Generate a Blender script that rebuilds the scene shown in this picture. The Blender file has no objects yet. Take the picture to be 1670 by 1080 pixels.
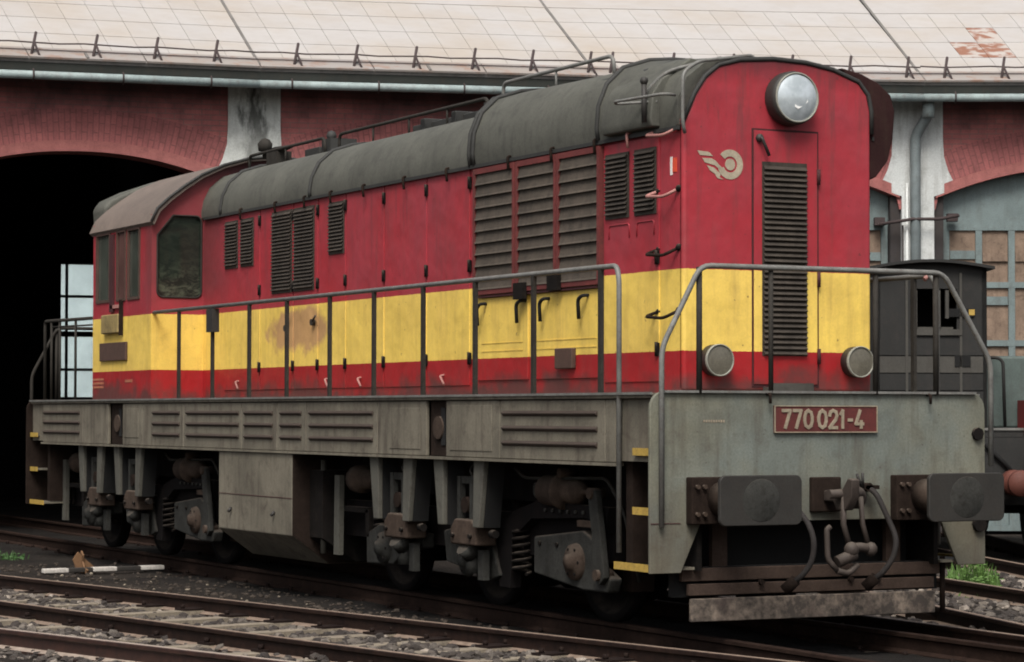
import bpy, math, random
from mathutils import Matrix, Vector, noise
random.seed(7)
R = math.radians
scene = bpy.context.scene
col = scene.collection

# ---------------------------------------------------------------- camera
cam_d = bpy.data.cameras.new('camera')
cam_d.sensor_width = 36.0
cam_d.lens = 90.77
cam_d.clip_start = 0.1
cam_d.clip_end = 2000
cam_d.dof.use_dof = True
cam_d.dof.focus_distance = 21.0
cam_d.dof.aperture_fstop = 16.0
cam = bpy.data.objects.new('camera', cam_d)
col.objects.link(cam)
CAM = Vector((16.28215676, -10.84862459, 1.45311313))
FW = Vector((-0.89211202, 0.45068767, 0.03188668))
RT = Vector((0.45096427, 0.89254042, 0.00168361))
UP = Vector((0.02770137, -0.01588172, 0.99949007))
m = Matrix.Identity(4)
for i in range(3):
    m[i][0] = RT[i]; m[i][1] = UP[i]; m[i][2] = -FW[i]; m[i][3] = CAM[i]
cam.matrix_world = m
scene.camera = cam

# ---------------------------------------------------------------- world, sun, exposure
SUN_EL, SUN_AZ = 54.0, -36.0     # azimuth measured from +X, counter-clockwise: the side the light comes from
w = bpy.data.worlds.new('World'); scene.world = w; w.use_nodes = True
wn = w.node_tree.nodes; wl = w.node_tree.links
bg = wn['Background']
sky = wn.new('ShaderNodeTexSky'); sky.sky_type = 'NISHITA'; sky.sun_disc = False
sky.sun_elevation = R(SUN_EL)
sky.sun_rotation = R(90 - SUN_AZ)
sky.air_density = 1.0; sky.dust_density = 6.0; sky.ozone_density = 1.0
hsv = wn.new('ShaderNodeHueSaturation'); hsv.inputs['Saturation'].default_value = 0.35
wl.new(sky.outputs[0], hsv.inputs['Color']); wl.new(hsv.outputs[0], bg.inputs['Color'])
bg.inputs['Strength'].default_value = 0.078
sd = bpy.data.lights.new('sun', 'SUN'); sd.energy = 1.5; sd.angle = R(26); sd.color = (1.0, 0.95, 0.88)
sun = bpy.data.objects.new('sun', sd); col.objects.link(sun)
dv = Vector((math.cos(R(SUN_EL)) * math.cos(R(SUN_AZ)), math.cos(R(SUN_EL)) * math.sin(R(SUN_AZ)), math.sin(R(SUN_EL))))
sun.rotation_euler = dv.to_track_quat('Z', 'Y').to_euler()
sun.location = (10, -10, 30)
vs = scene.view_settings
vs.view_transform = 'Standard'; vs.look = 'None'; vs.gamma = 1.0; vs.exposure = 0.92
vs.use_curve_mapping = False
try:
    scene.cycles.max_bounces = 6
    scene.render.filter_size = 1.5
    scene.cycles.filter_width = 1.9
except Exception: pass

# ---------------------------------------------------------------- helpers: nodes
class NT:
    def __init__(s, name):
        s.m = bpy.data.materials.new(name); s.m.use_nodes = True
        s.n = s.m.node_tree.nodes; s.l = s.m.node_tree.links
        s.b = s.n['Principled BSDF']; s.out = s.n['Material Output']
    def tc(s, kind='Object'):
        if kind == 'World':
            return s.n.new('ShaderNodeNewGeometry').outputs['Position']
        return s.n.new('ShaderNodeTexCoord').outputs[kind]
    def mapping(s, vec, scale=(1, 1, 1), loc=(0, 0, 0), rot=(0, 0, 0)):
        k = s.n.new('ShaderNodeMapping'); s.l.new(vec, k.inputs[0])
        k.inputs['Scale'].default_value = scale; k.inputs['Location'].default_value = loc; k.inputs['Rotation'].default_value = rot
        return k.outputs[0]
    def noise(s, vec, scale=5, detail=4, rough=.6, dist=0):
        k = s.n.new('ShaderNodeTexNoise'); s.l.new(vec, k.inputs['Vector'])
        k.inputs['Scale'].default_value = scale; k.inputs['Detail'].default_value = detail
        k.inputs['Roughness'].default_value = rough; k.inputs['Distortion'].default_value = dist
        return k.outputs['Fac']
    def voronoi(s, vec, scale=5, feature='F1'):
        k = s.n.new('ShaderNodeTexVoronoi'); s.l.new(vec, k.inputs['Vector']); k.inputs['Scale'].default_value = scale
        k.feature = feature
        return k
    def ramp(s, fac, a, b, ca=(0, 0, 0, 1), cb=(1, 1, 1, 1)):
        k = s.n.new('ShaderNodeValToRGB'); s.l.new(fac, k.inputs[0])
        e = k.color_ramp.elements; e[0].position = a; e[1].position = b; e[0].color = ca; e[1].color = cb
        return k.outputs[0]
    def mr(s, v, a, b, c=0, d=1):
        k = s.n.new('ShaderNodeMapRange'); s.l.new(v, k.inputs[0])
        for i, x in enumerate((a, b, c, d)): k.inputs[i + 1].default_value = x
        return k.outputs[0]
    def math(s, op, a, b=None):
        k = s.n.new('ShaderNodeMath'); k.operation = op
        for i, x in enumerate((a, b)):
            if x is None: continue
            if hasattr(x, 'links') or not isinstance(x, (int, float)): s.l.new(x, k.inputs[i])
            else: k.inputs[i].default_value = x
        return k.outputs[0]
    def mix(s, fac, a, b, mode='MIX'):
        k = s.n.new('ShaderNodeMix'); k.data_type = 'RGBA'; k.blend_type = mode
        for x, i in ((fac, 0), (a, 6), (b, 7)):
            if isinstance(x, (int, float)): k.inputs[i].default_value = x
            elif isinstance(x, tuple): k.inputs[i].default_value = x if len(x) == 4 else (*x, 1)
            else: s.l.new(x, k.inputs[i])
        return k.outputs[2]
    def sep(s, vec):
        k = s.n.new('ShaderNodeSeparateXYZ'); s.l.new(vec, k.inputs[0]); return k.outputs
    def bump(s, h, strength=.3, dist=.01):
        k = s.n.new('ShaderNodeBump'); s.l.new(h, k.inputs['Height'])
        k.inputs['Strength'].default_value = strength; k.inputs['Distance'].default_value = dist
        s.l.new(k.outputs[0], s.b.inputs['Normal'])
    def col(s, c):
        if isinstance(c, tuple): s.b.inputs['Base Color'].default_value = (*c[:3], 1)
        else: s.l.new(c, s.b.inputs['Base Color'])
    def rnd(s):
        return s.n.new('ShaderNodeObjectInfo').outputs['Random']

def weathered(t, base, dirt=(.05, .035, .025), amt=.5, streak=.4, scale=2.5, var=.18, v=None, grain=.16):
    """mottle, vertical streaks and grime over a base colour (tuple or socket)"""
    v = v or t.tc()
    n1 = t.noise(v, scale, 5, .62)
    lo = t.mr(n1, .3, .7, 1 - var, 1 + var)
    lo = t.math('MULTIPLY', lo, t.mr(t.noise(v, 55, 3, .75), .3, .7, 1 - grain, 1 + grain))
    k = t.n.new('ShaderNodeVectorMath'); k.operation = 'SCALE'
    if isinstance(base, tuple): k.inputs[0].default_value = base[:3]
    else: t.l.new(base, k.inputs[0])
    t.l.new(lo, k.inputs['Scale'])
    c = k.outputs[0]
    n2 = t.noise(t.mapping(v, (7, 7, .7)), 1.6, 4, .6)
    s1 = t.math('MULTIPLY', t.mr(n2, .5, .8), streak)
    c = t.mix(s1, c, dirt)
    n3 = t.noise(v, scale * 3.7, 7, .7, .4)
    s2 = t.math('MULTIPLY', t.mr(n3, .52, .75), amt)
    c = t.mix(s2, c, dirt)
    return c, n3

M = {}
def simple(name, base, rough=.6, metal=0, dirt=(.05, .035, .025), amt=.4, streak=.3, scale=2.5, var=.18, bump=.15, spec=.4):
    t = NT(name); c, n = weathered(t, base, dirt, amt, streak, scale, var)
    t.col(c); t.b.inputs['Roughness'].default_value = rough; t.b.inputs['Metallic'].default_value = metal
    t.b.inputs['Specular IOR Level'].default_value = spec
    if bump: t.bump(n, bump, .01)
    M[name] = t.m; return t

RED = (.35, .024, .034); YEL = (.80, .57, .115); RED2 = (.32, .014, .017)
def livery():
    t = NT('livery_paint'); v = t.tc(); x, y, z = t.sep(v)
    zz = t.math('ADD', z, t.mr(t.noise(v, 30, 2), 0, 1, -.006, .006))
    up = t.math('GREATER_THAN', zz, 2.556); lo = t.math('LESS_THAN', zz, 1.932)
    fade = t.mr(t.noise(v, .9, 5, .65), .35, .68)
    redtop = t.mix(fade, RED, (.31, .040, .054))
    yel = t.mix(t.mr(t.noise(v, 1.3, 5), .35, .7), YEL, (.76, .53, .12))
    c = t.mix(up, yel, redtop)
    c = t.mix(lo, c, RED2)
    # scorched, peeled patch on the yellow band
    mp = t.mapping(v, (1, 1, 1), (8.35, .87, -2.33)); xs, ys, zs = t.sep(mp)
    d = t.math('SQRT', t.math('ADD', t.math('POWER', t.math('MULTIPLY', xs, 1.05), 2.0), t.math('POWER', t.math('MULTIPLY', zs, 3.6), 2.0)))
    d = t.math('ADD', d, t.mr(t.noise(v, 4, 4), .3, .7, -.3, .3))
    d2 = t.math('MAXIMUM', t.mr(d, .65, .95, 1, 0), 0)
    d2 = t.math('MULTIPLY', d2, t.math('LESS_THAN', y, 0))
    d2 = t.math('MULTIPLY', d2, t.math('SUBTRACT', 1, up))
    c = t.mix(t.math('MULTIPLY', d2, .75), c, (.40, .20, .13))
    c, n = weathered(t, c, (.12, .06, .05), .16, .26, 3.0, .10, v, .06)
    # grime sprayed up from the walkway, sooty streaks towards the roof edge
    g = t.math('MULTIPLY', t.mr(t.math('ADD', z, t.mr(t.noise(v, 3, 4), .3, .7, -.12, .12)), 1.64, 1.80, 1, 0), .75)
    c = t.mix(g, c, (.06, .045, .04))
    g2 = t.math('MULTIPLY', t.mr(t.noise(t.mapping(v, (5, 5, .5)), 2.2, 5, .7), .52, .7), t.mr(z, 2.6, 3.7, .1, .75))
    g3 = t.math('MULTIPLY', t.mr(t.math('ADD', x, t.mr(t.noise(v, 2, 4), .3, .7, -.25, .25)), -10.9, -10.3, .6, 0), t.math('MULTIPLY', t.mr(x, -11.6, -11.3), t.mr(z, 2.56, 2.9)))  # shade of the cab roof overhang painted in, along with sooty dirt
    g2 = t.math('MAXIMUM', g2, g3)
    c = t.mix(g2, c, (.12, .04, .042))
    c = t.mix(t.math('MULTIPLY', t.mr(t.math('ADD', z, t.mr(t.noise(v, 6, 4), .3, .7, -.05, .05)), 3.98, 4.2), .7), c, (.05, .02, .022))  # shadow band below the nose roof rim painted into the red
    # chips
    ch = t.mr(t.noise(v, 19, 2, .5), .735, .76)
    c = t.mix(t.math('MULTIPLY', ch, .6), c, (.10, .03, .03))
    t.col(c); t.b.inputs['Roughness'].default_value = .48; t.b.inputs['Specular IOR Level'].default_value = .35
    t.bump(t.noise(v, 1.8, 3), .5, .05); M['livery'] = t.m
livery()
simple('highlight_white', (.8, .8, .78), .3, amt=0, streak=0)
simple('seam', (.05, .012, .014), .8, amt=.3)
t = NT('grey_paint'); v = t.tc(); c0 = t.mix(t.mr(t.noise(v, 1.1, 4), .38, .62), (.140, .156, .138), (.168, .166, .126))
c, n = weathered(t, c0, (.06, .043, .031), .45, .6, 1.8, .2, v); x, y, z = t.sep(v)
c = t.mix(t.math('MULTIPLY', t.mr(t.math('ADD', z, t.mr(t.noise(v, 3, 5), .3, .7, -.25, .25)), .55, 1.0, 1, 0), .45), c, (.07, .048, .03))
c = t.mix(t.math('MULTIPLY', t.mr(t.noise(v, 26, 3, .6), .66, .72), .6), c, (.05, .03, .02))
t.col(c); t.b.inputs['Roughness'].default_value = .65; t.b.inputs['Specular IOR Level'].default_value = .3; t.bump(n, .2, .01); M['grey_paint'] = t.m
simple('sill_paint', (.145, .130, .099), .72, dirt=(.045, .031, .024), amt=.75, streak=.8, scale=1.5, var=.3)
simple('ridge_rust', (.045, .032, .025), .75, amt=.5)
simple('leg_paint', (0.0808, 0.0782, 0.0646), .75, dirt=(.03, .022, .018), amt=.7, streak=.5)
simple('bogie_grime', (0.0098, 0.0084, 0.0077), .9, dirt=(.030, .022, .017), amt=.5, streak=.2, scale=4, var=.35, bump=.4, spec=.1)
simple('wheel_black', (.007, .006, .006), .9, dirt=(.016, .010, .008), spec=.1)
simple('casting_grey', (0.0360, 0.0360, 0.0330), .85, dirt=(.014, .011, .009), amt=.7, streak=.3, scale=5, var=.3, bump=.5, spec=.1)
simple('casting_brown', (0.0600, 0.0432, 0.0336), .85, dirt=(.02, .014, .011), amt=.6, scale=5, var=.3, bump=.4, spec=.1)
simple('rust', (.020, .0135, .0105), .9, dirt=(.015, .010, .008), amt=.6, scale=6, var=.35, bump=.5, spec=.1)
simple('cowl_shade_maroon', (.030, .013, .013), .9, spec=.1)  # maroon darkened so the shadow on the cowl is in its colour
simple('black_void', (.006, .006, .006), .9, amt=0, streak=0, bump=0)
simple('roof_grey', (.086, .086, .072), .68, dirt=(.034, .032, .030), amt=.55, streak=.5, scale=1.8, var=.2, spec=.3)
simple('roof_dark', (.03, .03, .028), .7, dirt=(.03, .03, .03), amt=.4)
simple('cab_roof', (.150, .118, .098), .6, dirt=(.07, .058, .05), amt=.5, streak=.3, scale=1.4, var=.18)
simple('louvre', (.070, .056, .043), .8, dirt=(.02, .015, .012), amt=.7, streak=.5, scale=5, var=.25)
simple('louvre_dark', (.045, .036, .028), .8, dirt=(.015, .011, .009), amt=.6, streak=.5, scale=6, var=.3)
simple('rail_tube', (.15, .15, .14), .55, dirt=(.09, .05, .035), amt=.6, streak=.2, scale=7, var=.25)
simple('rail_post', (.035, .032, .028), .75, dirt=(.02, .014, .012), amt=.5, scale=7, spec=.1)
simple('pink_tube', (.36, .17, .15), .6, dirt=(.14, .05, .04), amt=.3)
simple('step_yellow', (.42, .28, .06), .6, dirt=(.10, .07, .04), amt=.8, scale=9)
simple('lamp_rim', (.27, .27, .23), .5, dirt=(.12, .1, .08), amt=.4, scale=8)
simple('lamp_dark', (.03, .028, .026), .6)
simple('marker_glass', (.13, .12, .095), .25, dirt=(.1, .09, .07), amt=.3, scale=8, spec=.5)
simple('cream', (.28, .235, .17), .6, dirt=(.12, .07, .05), amt=.6, scale=12)
simple('logo_cream', (.36, .31, .23), .6, dirt=(.3, .2, .16), amt=.25, scale=12)
simple('faded_mark', (.40, .14, .08), .7, amt=.4, scale=15)
simple('plate_red', (.095, .020, .018), .6, dirt=(.045, .02, .016), amt=.7, scale=10)
simple('dull_yellow', (.27, .20, .08), .7, dirt=(.08, .07, .05), amt=.9, scale=5, var=.3)
simple('brown_plate', (.075, .042, .032), .7, amt=.4, scale=8)
simple('sticker_orange', (.60, .07, .03), .5, amt=.1)
simple('sticker_white', (.75, .70, .66), .5, amt=.1)
simple('hose_rubber', (.030, .027, .026), .7, dirt=(.04, .03, .025), amt=.5, scale=8, spec=.1)
simple('coupling_steel', (.045, .034, .028), .7, metal=.1, dirt=(.04, .025, .02), amt=.6, scale=9, bump=.4)
simple('buffer_steel', (.028, .026, .023), .6, metal=.1, dirt=(.030, .023, .018), amt=.6, streak=.3, scale=4, bump=.2)
simple('plough_rust', (.055, .038, .030), .85, dirt=(.05, .035, .03), amt=.6, streak=.2, scale=4, var=.3, bump=.5, spec=.1)
t = NT('plough_board'); v = t.tc(); n = t.noise(v, 9, 6, .7); c = t.mix(t.mr(n, .42, .72), (.05, .04, .033), (.26, .205, .16))
c = t.mix(t.mr(t.noise(v, 4, 4), .5, .7), c, (.05, .035, .03)); t.col(c); t.b.inputs['Roughness'].default_value = .85; t.bump(n, .4, .01); M['plough_board'] = t.m
def glass(name, base, rough=.12):
    t = NT(name); v = t.tc(); c = t.mix(t.mr(t.noise(v, 3, 5), .35, .7), base, tuple(k * .55 for k in base)); t.col(c)
    t.b.inputs['Roughness'].default_value = rough; t.b.inputs['Specular IOR Level'].default_value = .5; M[name] = t.m
glass('cab_glass', (.022, .030, .022), .06)
glass('side_glass', (.07, .08, .066), .2)
glass('side_glass_red', (.11, .055, .048), .35)
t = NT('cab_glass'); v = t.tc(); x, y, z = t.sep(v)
k = t.math('MULTIPLY', t.mr(t.noise(t.mapping(v, (1, 5, 9)), 1.5, 5, .7, .6), .42, .6), t.mr(z, 2.75, 3.2, 1, .12))  # greenish reflections painted into the lower part of the glass
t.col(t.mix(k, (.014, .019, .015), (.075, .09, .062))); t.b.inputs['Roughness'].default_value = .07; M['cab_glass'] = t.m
t = NT('headlight_glass'); v = t.tc(); t.col(t.mix(t.mr(t.noise(v, 8, 4), .35, .65), (.60, .66, .70), (.40, .45, .47)))
t.b.inputs['Roughness'].default_value = .12; t.b.inputs['Metallic'].default_value = .25; t.b.inputs['Coat Weight'].default_value = .6; M['headlight_glass'] = t.m

for nm in ('casting_grey', 'casting_brown', 'bogie_grime', 'wheel_black', 'coupling_steel'):     # upward faces mixed paler brown, broken by noise
    mt = M[nm]; nt = mt.node_tree; b_ = nt.nodes['Principled BSDF']; src = b_.inputs['Base Color'].links[0].from_socket
    tt = NT.__new__(NT); tt.m = mt; tt.n = nt.nodes; tt.l = nt.links; tt.b = b_
    nx, ny, nz = tt.sep(tt.n.new('ShaderNodeNewGeometry').outputs['Normal'])
    f_ = tt.math('MULTIPLY', tt.mr(nz, .25, .9), tt.mr(tt.noise(tt.tc(), 12, 5, .7), .3, .65, .2, .9))
    tt.col(tt.mix(f_, src, (.10, .082, .066)))
# shed
def brickmat(name, uv, c1, c2, mortar):
    t = NT(name); v = t.tc('UV') if uv else t.tc()
    if not uv: v = t.mapping(v, (1, 1, 1), rot=(R(-90), 0, 0))
    k = t.n.new('ShaderNodeTexBrick'); t.l.new(v, k.inputs['Vector'])
    k.inputs['Color1'].default_value = (*c1, 1); k.inputs['Color2'].default_value = (*c2, 1); k.inputs['Mortar'].default_value = (*mortar, 1)
    k.inputs['Scale'].default_value = 1.0; k.inputs['Mortar Size'].default_value = .008; k.inputs['Brick Width'].default_value = .27
    k.inputs['Row Height'].default_value = .078; k.inputs['Bias'].default_value = 0
    o = t.tc(); c, n = weathered(t, k.outputs[0], (.045, .03, .03), .35, .3, 1.3, .22, o)
    x, y, z = t.sep(o)
    soot_shade = t.math('MULTIPLY', t.mr(t.math('ADD', z, t.mr(t.noise(o, 1.2, 4), .3, .7, -.25, .25)), 5.75, 6.25), .8)  # eave shade painted into the brick colour together with sooty dirt
    c = t.mix(soot_shade, c, (.035, .03, .032))
    t.col(c); t.b.inputs['Roughness'].default_value = .9
    t.bump(t.math('SUBTRACT', 1, k.outputs['Fac']), .6, .012); M[name] = t.m
brickmat('brick', False, (.40, .13, .122), (.33, .11, .105), (.26, .13, .12))
brickmat('arch_brick', True, (.35, .115, .11), (.29, .098, .095), (.22, .08, .075))
simple('ring_brick', (.33, .12, .11), .9, dirt=(.12, .05, .045), amt=.4, scale=5)
simple('plaster', (.56, .58, .57), .9, dirt=(.20, .19, .17), amt=.5, streak=.6, scale=1.4, var=.12)
t = NT('plaster_stained'); v = t.tc(); c, n = weathered(t, (.56, .58, .55), (.20, .195, .18), .5, .6, 2.2, .15, v); x, y, z = t.sep(v)
x = t.math('ADD', x, t.mr(t.noise(t.mapping(v, (3, 3, 1)), 2, 5), .3, .7, -.16, .16))
k = t.math('MULTIPLY', t.mr(t.math('ABSOLUTE', x), .06, .2, 1, 0), t.mr(z, 4.9, 5.9, .25, .9)); c = t.mix(k, c, (.05, .052, .045))
t.col(c); t.b.inputs['Roughness'].default_value = .9; M['plaster_stained'] = t.m
simple('backdrop_paint', (.66, .76, .77), .9, dirt=(.4, .46, .46), amt=.4, scale=.8)
simple('gate_paint', (.15, .19, .19), .7, dirt=(.09, .09, .08), amt=.4, streak=.5)
simple('gate_board', (.21, .15, .11), .9, dirt=(.05, .032, .024), amt=.7, streak=.5, scale=3, var=.25)
simple('fascia', (.022, .025, .022), .9, amt=.3)
simple('gutter_zinc', (.27, .33, .33), .6, dirt=(.13, .09, .07), amt=.6, scale=3, var=.25)
simple('downpipe_zinc', (.17, .20, .205), .55, metal=.1, dirt=(.1, .09, .08), amt=.4, scale=4)
simple('bracket_iron', (.05, .035, .035), .8)
simple('jamb_dark', (.04, .035, .035), .9)
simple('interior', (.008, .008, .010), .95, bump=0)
t = NT('frosted_pane'); tr = t.n.new('ShaderNodeBsdfTranslucent'); tp = t.n.new('ShaderNodeBsdfTransparent'); mx = t.n.new('ShaderNodeMixShader')
tr.inputs[0].default_value = (.9, .97, .97, 1); mx.inputs[0].default_value = .25; tp.inputs[0].default_value = (.97, 1, 1, 1)
t.l.new(tr.outputs[0], mx.inputs[2]); t.l.new(tp.outputs[0], mx.inputs[1]); t.l.new(mx.outputs[0], t.out.inputs[0]); M['frosted_pane'] = t.m
def roofsheet(name, base):
    t = NT(name); v = t.tc('World'); o = t.tc()
    n = t.noise(v, .55, 5, .6); c = t.mix(t.mr(n, .42, .68), base, tuple(a * b for a, b in zip(base, (.93, .86, .77))))
    c = t.mix(t.math('MULTIPLY', t.mr(t.noise(t.mapping(v, (1, 1, 1)), 3.5, 6, .7), .45, .8), .3), c, (.30, .26, .23))
    if name == 'eave_sheet': c = t.mix(t.math('MULTIPLY', t.mr(t.noise(v, 4, 5, .7), .5, .66), .7), c, (.26, .14, .09))
    r = t.rnd(); c = t.mix(t.mr(r, 0, 1, 0, .16), c, (.30, .28, .27))
    rs = t.math('MULTIPLY', t.math('GREATER_THAN', r, .998), t.mr(t.noise(v, 5, 4), .45, .58))
    c = t.mix(rs, c, (.24, .10, .055))
    t.col(c); t.b.inputs['Roughness'].default_value = .6; t.b.inputs['Specular IOR Level'].default_value = .3; M[name] = t.m
roofsheet('roof_sheet', (.425, .405, .39))
t = NT('rusted_sheet'); v = t.tc('World'); t.col(t.mix(t.mr(t.noise(v, 3.5, 5), .47, .56), (.40, .36, .33), (.24, .11, .07))); t.b.inputs['Roughness'].default_value = .8; M['rusted_sheet'] = t.m
roofsheet('eave_sheet', (.30, .275, .26))
simple('under_sheet', (.25, .235, .225), .9)
simple('flashing', (.15, .14, .13), .8)

# ground
t = NT('yard_ground'); v = t.tc('World')
vo = t.voronoi(v, 24); n1 = t.noise(v, .7, 5, .6); n2 = t.noise(v, 9, 5, .7)
stone = t.mix(t.mr(vo.outputs['Distance'], .1, .6), t.mix(.5, (.05, .042, .036), vo.outputs['Color'], 'MULTIPLY'), (.008, .006, .005))
c = t.mix(t.mr(n2, .4, .7), (.013, .010, .008), stone)
c = t.mix(t.mr(n1, .42, .62), c, (.032, .025, .020))
x, y, z = t.sep(v)
under_shade = t.mr(t.math('ADD', t.math('ABSOLUTE', y), t.mr(t.noise(v, 1.5, 5), .3, .7, -.5, .5)), .9, 2.1, .75, 0)  # black shade beneath the locomotive painted into the ground colour
c = t.mix(under_shade, c, (.006, .005, .0045))
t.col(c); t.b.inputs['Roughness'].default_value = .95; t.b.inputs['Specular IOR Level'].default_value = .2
t.bump(t.math('ADD', n2, t.math('MULTIPLY', vo.outputs['Distance'], -.8)), .8, .03); M['ground'] = t.m
t = NT('ballast_stone'); r = t.n.new('ShaderNodeNewGeometry').outputs['Random Per Island']
k = t.n.new('ShaderNodeValToRGB'); t.l.new(r, k.inputs[0]); e = k.color_ramp.elements
e[0].color = (.014, .011, .010, 1); e[1].color = (.36, .31, .26, 1)
for p, c_ in ((.5, (.045, .038, .033, 1)), (.8, (.11, .095, .08, 1)), (.94, (.18, .155, .13, 1))): q = e.new(p); q.color = c_
c = t.mix(t.mr(t.noise(t.tc('World'), 30, 4), .35, .7, 0, .5), k.outputs[0], (.05, .035, .028))
t.col(c); t.b.inputs['Roughness'].default_value = .9; M['ballast_stone'] = t.m
t = NT('rail_steel'); v = t.tc(); n = t.noise(v, 14, 5, .7); g = t.n.new('ShaderNodeNewGeometry'); nx, ny, nz = t.sep(g.outputs['Normal'])
side = t.mix(t.mr(n, .35, .7), (.010, .006, .005), (.028, .015, .011)); top = t.mix(t.mr(n, .3, .75), (.16, .115, .088), (.30, .23, .18))
t.col(t.mix(t.mr(nz, .85, .95), side, top)); t.b.inputs['Roughness'].default_value = .6; t.bump(n, .3, .005); t.b.inputs['Specular IOR Level'].default_value = .15; M['rail_steel'] = t.m
t = NT('shiny_rail'); v = t.tc(); n = t.noise(v, 14, 5, .7); g = t.n.new('ShaderNodeNewGeometry'); nx, ny, nz = t.sep(g.outputs['Normal'])
side = t.mix(t.mr(n, .35, .7), (.02, .009, .007), (.05, .022, .015)); top = t.mix(t.mr(n, .3, .75), (.25, .19, .15), (.46, .39, .33))
t.col(t.mix(t.mr(nz, .85, .95), side, top)); t.b.inputs['Roughness'].default_value = .5; M['shiny_rail'] = t.m
simple('dark_gravel', (.05, .041, .034), .95, dirt=(.02, .016, .013), amt=.6, streak=0, scale=6, var=.4, spec=.1)
simple('dull_rail', (.022, .013, .010), .9, dirt=(.05, .03, .022), amt=.6, streak=0, scale=8, var=.3, spec=.1)
simple('shutter_red', (.135, .028, .026), .7, dirt=(.05, .025, .02), amt=.6, scale=6)
simple('sleeper', (.22, .185, .14), .9, dirt=(.035, .026, .02), amt=.95, streak=0, scale=4, var=.25, bump=.4)
simple('chair_iron', (.014, .009, .008), .9, spec=.1)
simple('weed', (.085, .165, .035), .7, dirt=(.05, .1, .02), amt=.4, scale=20, bump=0)
simple('weed_dark', (.035, .09, .02), .7, dirt=(.02, .04, .01), amt=.4, scale=20, bump=0)
simple('white_bar', (.5, .47, .43), .7, dirt=(.2, .17, .14), amt=.4, scale=10)
simple('wood_scrap', (.16, .085, .04), .8)
simple('blue_scrap', (.10, .35, .60), .6, amt=.2)
simple('wagon_black', (.018, .018, .017), .8, dirt=(.04, .032, .028), amt=.4, streak=.3)
simple('wagon_grey', (.06, .057, .05), .85, dirt=(.04, .035, .03), amt=.5, streak=.5)
simple('wagon_green', (.075, .10, .092), .7, dirt=(.05, .05, .045), amt=.5, streak=.4)
simple('buffer_red', (.10, .03, .02), .7, dirt=(.10, .03, .02), amt=.4, scale=6)
simple('bright_red', (.20, .02, .02), .6, amt=.2)

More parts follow.
